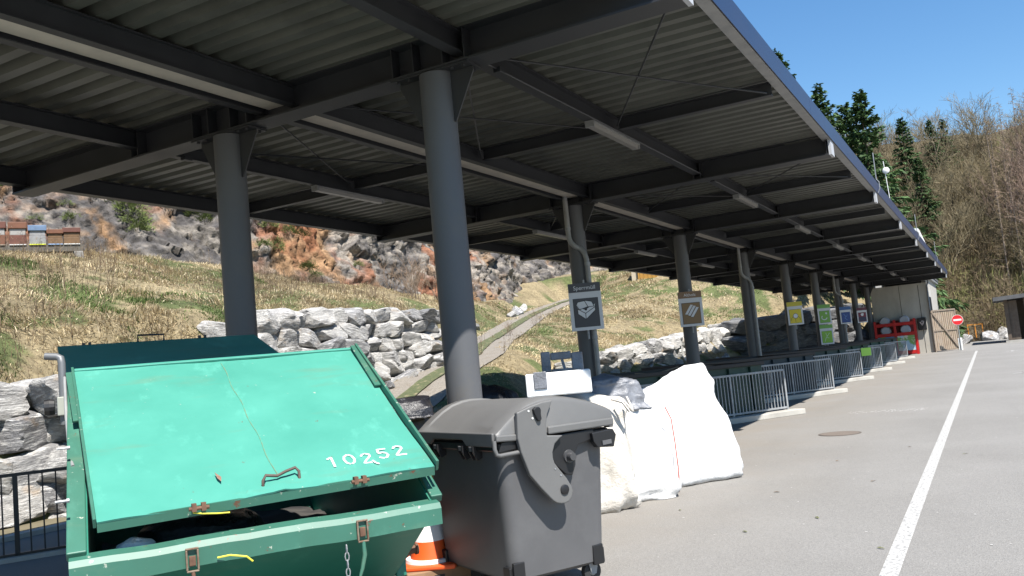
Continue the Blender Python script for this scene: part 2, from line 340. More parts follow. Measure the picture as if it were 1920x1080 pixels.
# ---- rock cliff behind the bank
CB = np.array([(-62,-14,6.0),(-50,2,6.2),(-40,14,6.4),(-35,22,6.5),(-32,29,6.2),(-30.2,34.5,5.6),(-29.2,41,5.4),(-30.3,51,5.7),(-32,62,6.2),(-33,74,7.5),(-32,92,8.5)])
ns, nv = 760, 170; st = np.linspace(0, len(CB)-1, ns); cb = np.stack([np.interp(st, np.arange(len(CB)), CB[:,k]) for k in range(3)], 1)
for _ in range(5): cb[1:-1] = (cb[:-2]+2*cb[1:-1]+cb[2:])/4
cd = np.gradient(cb[:,:2], axis=0); cd /= np.linalg.norm(cd, axis=1)[:,None]; cn = np.stack([cd[:,1], -cd[:,0]], 1)     # towards the yard
tv_ = np.linspace(-.12, 1, nv); Hc = 15.; lean = np.interp(st, [0,3,4.5,6,10], [1.05,.95,.62,.42,.40])
S, T = np.meshgrid(np.arange(ns), np.arange(nv), indexing='ij'); S = S.ravel(); T = T.ravel(); tz = tv_[T]
cv = np.column_stack([cb[S,:2]-cn[S]*(tz*Hc*lean[S])[:,None], cb[S,2]+tz*Hc])
rs = np.random.default_rng(3); q = cv*np.array([1,1,1.]); wq = q+.9*np.stack([fbm(q*.4+k*9, 3) for k in range(3)], 1)
lo_, hi_ = q.min(0), q.max(0)
vis = (st[S] > 1.5)
from mathutils.kdtree import KDTree
def fac(nseed, tilt, amp, warp=1.):
    idx = rs.choice(len(q), nseed, replace=False); sd_ = q[idx]+rs.normal(0, .3, (nseed, 3)); nn = rs.normal(0, tilt, (nseed, 3)); oo = rs.normal(0, amp, nseed)
    kd = KDTree(nseed)
    for i_, c_ in enumerate(sd_): kd.insert(c_, i_)
    kd.balance(); p_ = q+(wq-q)*warp; k = np.array([kd.find(c_)[1] for c_ in p_]); return ((p_-sd_[k])*nn[k]).sum(1)+oo[k]
qs = q*np.array([1,1,.55]); disp = .8*fbm(q*.16, 3) + fac(240, .11, .08, .8) + fac(2000, .15, .035, .4) + fac(14000, .34, .036, .15) + .10*fbm(qs*1.3, 4, ridge=True) + .05*fbm(q*3.1, 3) - .55*np.clip(fbm(qs*.55+33, 3, ridge=True)-1.05, 0, 1)
disp *= np.interp(st[S], [0,3,4.5,10], [.55,.62,1.05,.9])
cv[:,:2] += cn[S]*disp[:,None]; cv[:,2] += .25*disp
# rock colours: grey limestone, iron-red and ochre stains, pale broken faces
n1 = fbm(q*np.array([.5,.5,.28]), 5); n2 = fbm(q*np.array([.85,.85,.35])+50, 5); n3 = fbm(q*1.9+90, 4); n4 = fbm(q*.33+140, 3)
grey = np.array([.105,.097,.093]); pale = np.array([.20,.178,.152]); ochre = np.array([.26,.155,.080]); red = np.array([.185,.075,.038]); soil = np.array([.19,.115,.075])
zone = np.exp(-((st[S]-5.25)/.45)**2)*1.05 + .8*np.exp(-((st[S]-6.75)/.55)**2)*np.clip(1.15-tz*2.4,0,1) + .35*np.exp(-((st[S]-3.2)/.5)**2)
mixf = lambda a, b, t: a*(1-t[:,None])+b*t[:,None]; ss = lambda x, a, b: np.clip((x-a)/(b-a), 0, 1)
cc = mixf(np.tile(grey, (len(q),1)), np.tile(pale, (len(q),1)), ss(n3+.5*n1+.35*(st[S]>4.6), -.1, .75))
cc = mixf(cc, np.tile(ochre, (len(q),1)), ss(n2+zone*1.1, .55, 1.15)*.9); cc = mixf(cc, np.tile(red, (len(q),1)), ss(n1+zone*.95-.15*n2, .62, 1.05)*.85)
cc = mixf(cc, np.tile(soil, (len(q),1)), ss(tz+.10*n4+.06*n3, .35, .43)*np.clip((4.2-st[S])/.8, 0, 1)*.85)
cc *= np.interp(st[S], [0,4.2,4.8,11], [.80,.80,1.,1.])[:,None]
cc *= np.clip(1+.30*n3+.16*n4+.9*np.minimum(0, disp-fbm(q*.16,3)*.9)*.35, .35, 1.5)[:,None]  # set-back rock also darkened, shade painted into the colour
M_cliff = attr_mat('cliff_rock', 'col', .95, bump=.9, bscale=2.4, vary=.62, vscale=2.6)
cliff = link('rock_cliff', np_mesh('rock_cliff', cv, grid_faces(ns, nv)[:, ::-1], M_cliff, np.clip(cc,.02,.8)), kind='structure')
# plateau above the cliff
tp = cv.reshape(ns, nv, 3)[:, -1]; back = tp.copy(); back[:,:2] -= cn*60; back[:,2] += 14
link('cliff_top_terrain', np_mesh('cliff_top_terrain', np.concatenate([tp-[0,0,.02], back]), np.stack([np.arange(ns-1), np.arange(1,ns), np.arange(ns+1,2*ns), np.arange(ns,2*ns-1)], 1)[:, ::-1], M_soil), kind='structure')
# ---- wooded hill beyond the yard
hx = np.linspace(-130, 160, 90); hy = np.linspace(84, 300, 70); HX, HY = np.meshgrid(hx, hy, indexing='ij')
def hill(X, Y):
    X = np.atleast_1d(np.asarray(X, float)); Y = np.atleast_1d(np.asarray(Y, float)); p3 = np.stack([X, Y, 0*X], 1)
    d = np.clip(Y-89-.30*np.clip(X,-25,25)-3*fbm(p3*.04, 2), 0, 400); z = np.where(d < 46, d*.60, 27.6+(d-46)*.15)
    return z*1.0 + np.clip(d/12, 0, 1)*1.1*fbm(p3*.11, 3) - .25
hv = np.column_stack([HX.ravel(), HY.ravel(), hill(HX.ravel(), HY.ravel())])
M_forest = P('forest_floor', (.06,.046,.03), .95, col2=(.10,.08,.05), scale=.35, bump=.5, bscale=3, col3=(.07,.075,.03), scale3=.12)
link('wooded_hill', np_mesh('wooded_hill', hv, grid_faces(len(hx), len(hy)), M_forest, smooth=True), kind='structure')

# =================================================================================== CANOPY
XL, XR, XC = -11.13, -1.915, -6.58
YB = [7.10] + [14.99+6.465*k for k in range(8)]
bz_ = lambda x: 4.496 + (x-XL)*(4.54-4.496)/(XR-XL)          # underside of the main beams
canopy = thing('steel_canopy', 'long dark grey steel canopy with corrugated roof over the recycling bays', 'canopy', (0,0,0))
def edge_x(y): return float(np.interp(y, [2.0,6.6,6.95], [-4.1,-2.6,-1.88]))      # the near end is cut on the skew
M_endpl = P('end_plate_sunlit', (.40,.41,.43), .5)
BW, BH = .30, .34
STIFF = G().box(-.006,.006,-.066,.066,-BH/2+.022,BH/2-.022).mesh('web_stiffener', M_steel)
for i, y in enumerate(YB):
    g = G(); g.ibeam((XL,y,bz_(XL)), (XR,y,bz_(XR)), BW, BH, .02, .014)
    g.bar((XL+.006,y,bz_(XL)+.02), (XL+.006,y,bz_(XL)+BH-.02), BW-.02, .012, (1,0,0)); g.bar((XR-.03,y,bz_(XR)+.02), (XR-.03,y,bz_(XR)+BH-.02), BW-.02, .012, (1,0,0))
    g.build('main_beam', M_steel, canopy)
    cols = [-7.277, -4.438] if i == 0 else [XC]
    for xp, dxs in [(xc, (-.42, -.17, .17, .42)) for xc in cols]+[(-4.12, (-.06,.06)), (-8.70, (-.06,.06))]:
        if i == 0 and xp == -4.12: continue
        for dx in dxs:
            for s_ in (-1, 1): link('web_stiffener', STIFF, canopy, (xp+dx, y+s_*.075, bz_(xp)+BH/2))
    for xc in cols:
        zt = bz_(xc)
        g = G(); g.lathe([(.17,0),(.17,zt-.022)], 40); c = g.build('column', M_column if i == 0 else M_column, canopy, smooth=40); c.location = (xc, y, 0)
        g = G(); g.box(-.45,.45,-.14,.14,zt-.022,zt-.002); g.build('head_plate', M_steel, c)
        for s in (-1, 1):
            g = G(); g.prism([(s*.165,zt-.024),(s*.43,zt-.024),(s*.43,zt-.06),(s*.19,zt-.52),(s*.165,zt-.52)], (0,-.009,0), (1,0,0), (0,0,1), (0,.018,0)); g.build('haunch_plate', M_steel, c)
        g = G()
        for s in (-1, 1):
            for dx in (.25, .38):
                for dy in (-.1, .1): g.lathe([(.018,-.02),(.018,0)], 6, (s*dx, dy, zt-.022))
        g.build('bolt', M_steel, c, kind='stuff')
        g = G(); g.lathe([(.26,0),(.26,.03),(.17,.031)], 24); g.build('base_plate', M_steel, c)
    # road-side end plates: their sunlit brightness is painted as a pale colour
    g = G(); g.box(XR+.002, XR+.047, y-BW/2, y+BW/2, bz_(XR)-.004, bz_(XR)+BH-.01); g.build('end_plate', M_endpl, canopy)
# purlins between the frames
bays = [(2.05, YB[0])] + list(zip(YB[:-1], YB[1:])) + [(YB[-1], 61.6)]
for bi, (ya, yb) in enumerate(bays):
    a = ya+.012 if bi else ya; b = yb-.012
    for xp in (-4.12, -8.70):
        a2 = a
        if bi == 0: a2 = a
        G().ibeam((xp,a2,4.625),(xp,b,4.625), .13, .215, .012, .008).build('purlin', M_steel, canopy)
    for xp in (-6.70, -6.26):
        a2 = a
        G().ibeam((xp,a2,4.61),(xp,b,4.61), .10, .22, .012, .008).build('purlin', M_steel, canopy)
    a2 = a
    G().box(-6.635,-6.325,a2,b,4.66,4.668).box(-6.635,-6.627,a2,b,4.669,4.80).box(-6.333,-6.325,a2,b,4.669,4.80).build('gutter', M_gutter, canopy)
    G().ibeam((-11.02,a,4.60),(-11.02,b,4.60), .14, .235, .012, .008).build('eave_purlin', M_steel, canopy)
    # edge channel at the road side
    if bi: G().box(-1.995,-1.868,a,b,4.79,4.80).box(-1.995,-1.985,a,b,4.801,4.87).box(-1.878,-1.868,a,b,4.801,5.03).build('edge_channel', M_galvdull, canopy)
    # middle cross members
    if bi and bi < 9:
        ym = (ya+yb)/2
        for x0, x1 in ((-1.998,-4.05),(-4.19,-6.20),(-6.77,-8.63),(-8.77,-10.95)):
            G().ibeam((x0,ym,4.655),(x1,ym,4.655), .11, .17, .012, .008).build('cross_member', M_steel, canopy)
        if bi in (1, 2, 5):
            for x0, x1 in ((-2.05,-4.05),(-4.2,-6.2),(-6.8,-8.6)):
                g = G(); g.tube([(x0,ya+.16,4.68),(x1,ym-.08,4.70)], .011, 6); g.build('brace_rod', M_steel, canopy)
                g = G(); g.tube([(x1,ya+.16,4.66),(x0,ym-.08,4.68)], .011, 6); g.build('brace_rod', M_steel, canopy)
    # corrugated sheet: trapezoid ribs running across the canopy
    per = .275; prof = [(0,0),(.115,0),(.150,.085),(.240,.085)]; ys = []; k = math.floor(ya/per)-1
    while k*per < yb:
        for o, h_ in prof:
            yy = k*per+o
            if ya <= yy <= yb: ys.append((yy, h_))
        k += 1
    ys = [(ya, ys[0][1])]+ys+[(yb, ys[-1][1])]; vs = []; fs = []
    for (yy, h_) in ys:
        for xx in np.linspace(-11.3, edge_x(yy)-.02, 5): vs.append((xx, yy, 4.848+h_+(xx+11.3)*.001))
    for r_ in range(len(ys)-1):
        for c_ in range(4): fs.append((r_*5+c_, r_*5+c_+1, (r_+1)*5+c_+1, (r_+1)*5+c_))
    o = G().add(vs, fs).build('roof_sheet', M_sheet, canopy); so = o.modifiers.new('thickness', 'SOLIDIFY'); so.thickness = .003; so.offset = 1
# fascia cladding along the road and along the skew near end
M_fascia = P('fascia_cladding', (.016,.028,.070), .4, metal=.0, col2=(.020,.033,.078), scale=1.2)
for ya, yb in [(6.95, 13.0)] + [(13.0+6.08*k, 13.0+6.08*(k+1)) for k in range(8)]:
    G().box(-1.856,-1.848,ya+.004,yb-.004,4.786,5.07).box(-1.995,-1.8565,ya+.004,yb-.004,5.062,5.070).build('fascia_panel', M_fascia, canopy)
G().bar((-1.86,6.94,4.93),(-2.58,6.6,4.93), .012, .28).build('end_fascia', M_fascia, canopy)
G().bar((-2.585,6.59,4.93),(-4.08,2.0,4.93), .012, .28).build('end_fascia', M_fascia, canopy)
G().bar((-4.09,2.0,4.93),(-11.32,2.0,4.93), .012, .28).build('end_fascia', M_fascia, canopy)
G().bar((-11.33,2.0,4.90),(-11.33,61.6,4.90), .012, .16).build('eave_trim', M_steel, canopy)
G().bar((-11.3,61.62,4.93),(-1.86,61.62,4.93), .012, .28).build('end_fascia', M_fascia, canopy)
# downpipes with a swan neck
for i in (1, 3, 6):
    y = YB[i]-.13; x0 = XC-.05
    pts = [(x0,y-.12,4.66),(x0,y-.12,4.0),(x0+.005,y-.12,3.88),(x0+.03,y-.11,3.79),(x0+.09,y-.08,3.71),(x0+.17,y,3.65),(x0+.235,y,3.57),(x0+.265,y,3.45),(x0+.27,y,3.30),(x0+.275,y,.02)]
    dp = G().tube(pts, .048, 14).build('downpipe', M_galvdull, canopy, smooth=60)
    for z in (4.05, 3.36, 2.0, .8):
        xx = x0 if z > 3.9 else x0+.272
        G().lathe([(.0485,-.03),(.055,-.028),(.055,.028),(.0485,.03)], 14, (xx,y-(.12 if z > 3.9 else 0),z)).build('pipe_collar', M_galv, dp, smooth=40)
# lightning rods on the roof edge
for y, h_ in ((21.75,.68),(35.0,.68),(48.4,.75)):
    g = G(); g.tube([(-1.845,y,4.80),(-1.80,y,4.90),(-1.80,y,5.05),(-1.85,y,5.12),(-1.85,y,5.07+h_)], .012, 6); g.build('lightning_rod', M_galv, canopy)
for bi in range(1, 9):
    ya, yb = bays[bi]
    for xp in (-4.03, -8.61):
        G().tube([(xp,ya+.16,4.615),(xp,yb-.16,4.615)], .011, 6).build('cable_conduit', M_steel, canopy)
        G().box(xp-.035,xp+.045,ya+.5,ya+.62,4.575,4.628).build('junction_box', M_steel, canopy, bevel=.005)
# ---- strip lights hung under the purlins
lm = G(); lm.prism([(-.055,.05),(-.04,0),(.04,0),(.055,.05)], (0,-.8,0), (1,0,0), (0,0,1), (0,1.6,0)); lens = lm.mesh('diffuser', M_lampglass)
hm = G(); hm.box(-.065,.065,-.84,.84,.051,.085).box(-.06,.06,-.84,-.802,.0,.05).box(-.06,.06,.802,.84,.0,.05); house = hm.mesh('housing', M_galvdull)
for xp, nm in ((-4.12,'road side'),(-8.70,'hill side')):
    for bi in range(1, 9):
        ya, yb = bays[bi]; ym = (ya+yb)/2 + .0
        t = thing('strip_light', f'white strip light under the {nm} purlin of the {ordinal(bi-1)} bay behind the round columns' , 'strip light', (xp, ym-.05 if bi == 1 else ym+.15, 4.538), 0, 'strip lights under the canopy')
        link('housing', house, t); link('diffuser', lens, t)

# =================================================================================== SIGNS ON THE COLUMNS
def text_mesh(name, s, size, mat):
    cu = bpy.data.curves.new(name, 'FONT'); cu.body = s; cu.size = size; cu.align_x = 'CENTER'; cu.align_y = 'CENTER'; cu.extrude = .0008
    ob = bpy.data.objects.new('tmp', cu); COL.objects.link(ob); dg = bpy.context.evaluated_depsgraph_get()
    me = bpy.data.meshes.new_from_object(ob.evaluated_get(dg)); bpy.data.objects.remove(ob); me.name = name
    me.materials.clear(); me.materials.append(mat); return me
M_signface = P('sign_white', (.56,.57,.60), .5)
M_ink = P('sign_ink', (.02,.02,.022), .5)
M_pale = P('sign_pale', (.62,.63,.66), .5)
def sign(frame, zc, hue, head, label, text=None, pict=None, size=.6, dx=.18):
    y = YB[frame]-.30; t = thing('sign_board', label, 'sign', (XC+dx, y, zc), R(33), 'waste sorting signs on the columns')
    # local: x along the board, -y is the face
    W, Hh = .60, .87
    mc = P('sign_'+hue, *{'dark':((.045,.046,.055),.5),'brown':((.21,.125,.05),.5),'yellow':((.62,.50,.02),.5),'green':((.16,.36,.05),.5),'green2':((.20,.42,.03),.5),'blue':((.012,.05,.22),.5),'purple':((.15,.01,.03),.5)}[hue])
    mh = P('sign_head_'+head, *{'dark':((.055,.056,.065),.5),'brown':((.20,.115,.06),.5),'yellow':((.50,.42,.03),.5),'green':((.14,.33,.06),.5),'blue':((.03,.10,.28),.5),'purple':((.10,.012,.03),.5)}[head])
    G().box(-W/2,W/2,-.006,.006,-Hh/2,Hh/2).build('panel', M_signface, t, bevel=.002)
    G().box(-W/2+.001,W/2-.001,-.009,-.0065,Hh/2-.165,Hh/2-.001).build('header', mh, t)
    G().box(-.235,.235,-.0085,-.0065,-.375,.155).build('picture_border', M_ink, t)
    pf = G().box(-.225,.225,-.011,-.009,-.365,.145).build('picture_field', mc, t)
    G().tube([(0,.022,-.6),(0,.022,Hh/2+.06)], .02, 10).build('support_tube', M_galv, t, smooth=40)
    for z in (-.3, .3): G().box(-.03,.03,.0065,.07,z-.02,z+.02).build('bracket', M_galv, t)
    O_, ex, ez, h_ = (0,-.0112,0), (1,0,0), (0,0,1), (0,-.0015,0)
    if text:
        tm = text_mesh('lettering', text, .105, M_pale); tx = link('lettering', tm, t, (0,-.0105,Hh/2-.09), (R(90),0,0))
    if pict: pict(t, O_, ex, ez, h_)
    return t
def pic_sofa(t, O_, ex, ez, h_):
    g = G(); g.prism([(-.17,.05),(-.13,-.02),(-.02,-.06),(.17,.04),(.165,-.08),(-.02,-.235),(-.16,-.13)], O_, ex, ez, h_)
    g.prism([(-.18,.035),(-.15,.09),(.0,.05+.06),(.11,.085),(.15,-.005),(.02,-.01),(-.13,-.05)], O_, ex, ez, h_); g.build('pictogram', M_pale, t)
    O2 = (0,-.0128,0); g = G()
    for p_ in ([(-.18,.035),(-.15,.09),(.0,.11),(.11,.085),(.15,-.005)], [(-.18,.03),(-.13,-.05),(.02,-.01),(.15,-.005)], [(-.02,.105),(.03,.0)], [(-.16,-.02),(-.16,-.13),(-.02,-.235),(.165,-.08),(.17,.03)], [(-.16,-.035),(-.02,-.125),(.16,-.02)], [(-.02,-.125),(-.02,-.235)]):
        g.ribbon(p_, .012, O2, ex, ez, h_)
    g.prism([(-.01+.025*math.cos(a),-.055+.02*math.sin(a)) for a in np.linspace(0,6.28,9)[:-1]], O2, ex, ez, h_); g.build('pictogram_lines', M_ink, t)
def pic_planks(t, O_, ex, ez, h_):
    for k, (ax, ay) in enumerate(((-.17,-.13),(-.10,-.16),(-.03,-.20))):
        g = G(); g.prism([(ax,ay),(ax+.065,ay-.015),(ax+.23,ay+.22),(ax+.165,ay+.235)], (0,-.0112-.0006*k,0), ex, ez, h_); g.build('pictogram', M_pale, t)
    g = G()
    for ax, ay in ((-.17,-.13),(-.10,-.16),(-.03,-.20)): g.ribbon([(ax+.065,ay-.015),(ax+.23,ay+.22)], .008, (0,-.0142,0), ex, ez, h_)
    g.ribbon([(-.17,-.13),(-.105,-.145),(-.03,-.20),(.035,-.215)], .009, (0,-.0142,0), ex, ez, h_); g.build('pictogram_lines', M_ink, t)
def pic_round(t, O_, ex, ez, h_):
    c = lambda r, x, y: [(x+r*math.cos(a), y+r*math.sin(a)) for a in np.linspace(0,6.283,21)[:-1]]
    G().prism(c(.10,.0,-.10), O_, ex, ez, h_).build('pictogram_lines', M_ink, t); G().prism(c(.085,.0,-.10), (0,-.0128,0), ex, ez, h_).build('pictogram', M_pale, t)
    for p_ in ([(-.02,-.2),(-.01,-.34)], [(-.1,-.12),(-.18,-.2),(-.17,-.28)], [(.1,-.12),(.17,-.2),(.16,-.28)]): G().ribbon(p_, .012, O_, ex, ez, h_).build('pictogram_line', M_ink, t)
def pic_arc(t, O_, ex, ez, h_):
    g = G(); g.ribbon([(-.02+.12*math.cos(a), -.14+.1*math.sin(a)) for a in np.linspace(2.4,6.0,10)], .04, O_, ex, ez, h_); g.prism([(.03,.05),(.09,.09),(.13,.03),(.08,-.02)], O_, ex, ez, h_); g.build('pictogram', M_pale, t)
def pic_twig(t, O_, ex, ez, h_):
    g = G(); g.ribbon([(-.12,-.3),(-.06,-.15),(.03,-.05),(.12,.06)], .014, O_, ex, ez, h_); g.ribbon([(-.04,-.12),(.08,-.17)], .012, O_, ex, ez, h_); g.ribbon([(0,-.08),(-.05,.06)], .012, O_, ex, ez, h_); g.build('pictogram', M_pale, t)
def pic_wave(t, O_, ex, ez, h_):
    g = G(); g.ribbon([(-.1,.05),(-.02,-.05),(-.06,-.15),(.05,-.25)], .022, O_, ex, ez, h_); g.ribbon([(.08,.02),(.02,-.1)], .018, O_, ex, ez, h_); g.build('pictogram', P('sign_lightblue',(.10,.22,.5),.5), t)
def pic_block(t, O_, ex, ez, h_):
    G().prism([(-.2,-.34),(.2,-.34),(.2,-.11),(-.2,-.11)], O_, ex, ez, h_).build('pictogram', P('sign_navy',(.02,.02,.06),.5), t)
    G().prism([(-.05,-.05),(.06,-.05),(.1,.08),(0,.12),(-.09,.05)], O_, ex, ez, h_).build('pictogram', M_pale, t)
sign(1, 2.565, 'dark', 'dark', 'grey sign reading Sperrmüll with a sofa pictogram, on the downpipe column', 'Sperrmüll', pic_sofa)
sign(2, 2.605, 'brown', 'brown', 'brown sign with a planks pictogram on the next column behind the white sacks', 'Altholz', pic_planks)
sign(4, 2.59, 'yellow', 'yellow', 'yellow sign with a round pale pictogram, in front of dark boulders', None, pic_round, dx=.26)
sign(5, 2.595, 'green', 'green', 'upper of the two green signs on one column', None, pic_arc, dx=.30)
sign(5, 1.70, 'green2', 'green', 'lower of the two green signs on one column, twig pictogram', None, pic_twig, dx=.30)
sign(6, 2.595, 'blue', 'blue', 'blue sign on the column with the farthest downpipe', None, pic_wave, dx=.32)
sign(7, 2.64, 'purple', 'purple', 'dark red sign on the farthest column in front of the concrete wall', None, pic_block, dx=.34)

# =================================================================================== BARRIERS AND OPEN CONTAINERS IN THE BAYS
BD = R(55); bu = Vector((math.cos(BD), math.sin(BD), 0)); BL = 4.5
pick = G().box(-.010,.010,-.010,.010,.14,.955).mesh('picket', M_galv)
far_words = ['nearest to the camera', 'second from the camera', 'third from the camera', 'fourth from the camera', 'fifth from the camera', 'farthest, beside the red rack']
for k in range(6):
    lab = 'galvanised picket barrier on a pale concrete kerb, '+far_words[k]
    t = thing('picket_barrier', lab, 'barrier', (-4.03, 19.55+6.465*k, 0), BD, 'picket barriers along the bays')   # local x runs along the barrier, right end at 0
    kb = G().box(-BL,.22,-.30,.04,0,.115).build('kerb', M_conc, t, bevel=.012)
    G().bar((-BL,0,.975),(.0,0,.975), .045, .045).build('top_rail', M_galv, t, bevel=.004); G().bar((-BL,0,.165),(.0,0,.165), .04, .04).build('bottom_rail', M_galv, t, bevel=.004)
    for x in (0, -1.5, -3.0, -BL): G().box(x-.022,x+.022,-.022,.022,.10,.953).build('post', M_galv, t, bevel=.003)
    npk = int(BL/.088)
    for j in range(1, npk+1):
        x = -j*.088
        if min(abs(x-a) for a in (0,-1.5,-3.0,-BL)) > .04: link('picket', pick, t, (x,0,0))
lg = G().box(-.28,.28,-.016,-.01,-.16,.16); 
t = thing('green_notice', 'small lime green notice hung on the rail of the fourth barrier', 'notice', (-4.03-.85*bu.x+.02, 19.55+6.465*3-.85*bu.y-.03, .84), BD)
lg.build('board', P('notice_green', (.28,.55,.06), .5), t); G().box(-.2,-.17,-.009,.03,.10,.20).box(.17,.2,-.009,.03,.10,.20).build('hook', M_galv, t)
ccol = [('dark green',(.010,.034,.024)),('dark blue',(.007,.02,.03)),('deep teal',(.007,.026,.024)),('bottle green',(.009,.036,.021)),('teal green',(.010,.042,.033)),('slate green',(.012,.03,.027))]
for k in range(6):
    nm, c_ = ccol[k]; mt = P('container_paint_%d' % k, c_, .5, col2=tuple(a*1.5 for a in c_), scale=2, col3=(.06,.03,.018), scale3=3, lo3=.6, hi3=.75)
    t = thing('open_container', f'{nm} open-topped steel waste container behind the barrier {far_words[k].split(",")[0]}', 'container', (-4.03, 19.55+6.465*k, 0), BD, 'open containers in the bays')
    x0, x1, y0, y1, h_ = -4.6, -.32, .30, 2.55, 1.13
    G().box(x0,x1,y0,y1,.10,.16).build('floor_plate', mt, t)
    for nm2, bx in (('side_wall',(x0,x1,y0,y0+.05)),('side_wall',(x0,x1,y1-.05,y1)),('end_wall',(x0,x0+.05,y0+.051,y1-.051)),('end_wall',(x1-.05,x1,y0+.051,y1-.051))):
        G().box(bx[0],bx[1],bx[2],bx[3],.161,h_).build(nm2, mt, t)
    g = G().bar((x0-.03,y0-.02,h_+.04),(x1+.03,y0-.02,h_+.04),.09,.08).bar((x0-.03,y1+.02,h_+.04),(x1+.03,y1+.02,h_+.04),.09,.08).bar((x0-.02,y0+.03,h_+.04),(x0-.02,y1-.03,h_+.04),.09,.08).bar((x1+.02,y0+.03,h_+.04),(x1+.02,y1-.03,h_+.04),.09,.08)
    g.build('top_rim', P('container_rim_dark',(.018,.015,.014),.6,col2=(.032,.024,.02),scale=4), t, bevel=.008)
    for j in range(7):
        x = x0+.35+j*.6; G().prism([(-.05,0),(.05,0),(.035,.06),(-.035,.06)], (x,y0-.0005,.2), (1,0,0), (0,-1,0), (0,0,h_-.22)).build('rib', mt, t)
    for x in (x0+.4, x1-.4):
        for y in (y0+.15, y1-.15): G().lathe([(.09,-.05),(.1,-.04),(.1,.04),(.09,.05)], 14, (x,y,.10), 'y').build('roller', M_rust, t)
    # what has been thrown in
    if k == 0:
        for j in range(9):
            g = G().box(-.5,.5,-.06,.06,-.012,.012)
            s_ = g.build('timber_scrap', M_wood); s_.location = Matrix.Rotation(BD,3,'Z')@Vector((-3.6+.35*j, .9+.9*random.random(), 1.06+.12*random.random()))+Vector((-4.03,19.55,0)); s_.rotation_euler = (random.uniform(-.3,.3),random.uniform(-.3,.3),random.uniform(0,3)); s_.scale = (random.uniform(.6,1.2),random.uniform(.7,2.5),1)
            tag(s_, 'loose timber offcut lying on the heap in the nearest open container', 'timber scrap', 'offcuts in the nearest container')
    g = np.linspace(x0+.06,x1-.06,24); g2 = np.linspace(y0+.06,y1-.06,14); A_, B_ = np.meshgrid(g,g2,indexing='ij'); zz = .78+.16*fbm(np.stack([A_.ravel()*1.6,B_.ravel()*1.6,np.zeros(A_.size)+k*7],1),4)
    wst = link('waste_heap', np_mesh('waste_heap', np.column_stack([A_.ravel(),B_.ravel(),zz]), grid_faces(24,14), P('waste_%d' % (k%3), [(.16,.12,.08),(.10,.09,.08),(.12,.11,.10)][k%3], .9, col2=[(.30,.22,.14),(.2,.18,.16),(.22,.22,.22)][k%3], scale=6, bump=.5, bscale=12), smooth=False), None, (-4.03,19.55+6.465*k,0), (0,0,BD), kind='stuff')
    tag(wst, f'heap of mixed waste inside the {nm} open container', 'waste')

# =================================================================================== GREEN SKIP WITH LIDS
def skip_paint(name, base, dark, chips):
    M = bpy.data.materials.new(name); M.use_nodes = True; n = M.node_tree.nodes; l = M.node_tree.links; b = n['Principled BSDF']
    tc = n.new('ShaderNodeTexCoord'); v = tc.outputs['Object']
    def noise(sc, det=6, ro=.6, st=None, off=0):
        t = n.new('ShaderNodeTexNoise'); t.inputs['Scale'].default_value = sc; t.inputs['Detail'].default_value = det; t.inputs['Roughness'].default_value = ro
        mp = n.new('ShaderNodeMapping'); mp.inputs['Scale'].default_value = st or (1,1,1); mp.inputs['Location'].default_value = (off,off,off); l.new(v, mp.inputs[0]); l.new(mp.outputs[0], t.inputs['Vector']); return t.outputs[0]
    def ramp(src, a, b_, ca, cb):
        r = n.new('ShaderNodeValToRGB'); r.color_ramp.elements[0].position = a; r.color_ramp.elements[1].position = b_
        r.color_ramp.elements[0].color = (*ca,1); r.color_ramp.elements[1].color = (*cb,1); l.new(src, r.inputs[0]); return r.outputs[0]
    def mix(fac, a, b_):
        mx = n.new('ShaderNodeMix'); mx.data_type = 'RGBA'; l.new(fac, mx.inputs[0]); l.new(a, mx.inputs[6]); mx.inputs[7].default_value = (*b_,1); return mx.outputs[2]
    c = ramp(noise(1.6, 5), .3, .7, base, dark)
    pale = tuple(min(1, x*1.25+.02) for x in base)
    c = mix(ramp(noise(5, 8, .7, (1,.35,1), 3), .56, .72, (0,)*3, (.6,)*3), c, pale)
    c = mix(ramp(noise(2.4, 7, .65, (.35,1.6,1), 9), .56, .72, (0,)*3, (.50,)*3), c, (.11,.16,.10))        # grime streaks
    c = mix(ramp(noise(26, 4, .6, None, 5), chips, chips+.03, (0,)*3, (.9,)*3), c, (.33,.36,.30))          # worn primer
    c = mix(ramp(noise(9, 7, .72, None, 15), chips-.03, chips, (0,)*3, (1,)*3), c, (.11,.05,.028))         # rust
    l.new(c, b.inputs['Base Color']); b.inputs['Roughness'].default_value = .5
    bn = n.new('ShaderNodeBump'); bn.inputs['Strength'].default_value = .12; bn.inputs['Distance'].default_value = .02; l.new(noise(2.2, 5), bn.inputs['Height']); l.new(bn.outputs[0], b.inputs['Normal']); return M
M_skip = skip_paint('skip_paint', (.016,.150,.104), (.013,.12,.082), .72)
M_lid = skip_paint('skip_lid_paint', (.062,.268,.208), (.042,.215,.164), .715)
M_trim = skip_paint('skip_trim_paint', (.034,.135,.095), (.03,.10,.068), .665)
skip = thing('lidded_skip', 'big turquoise green lidded waste skip numbered 10252 in the foreground', 'skip', (-4.0, 2.79, 0), R(54))
SW = 1.80
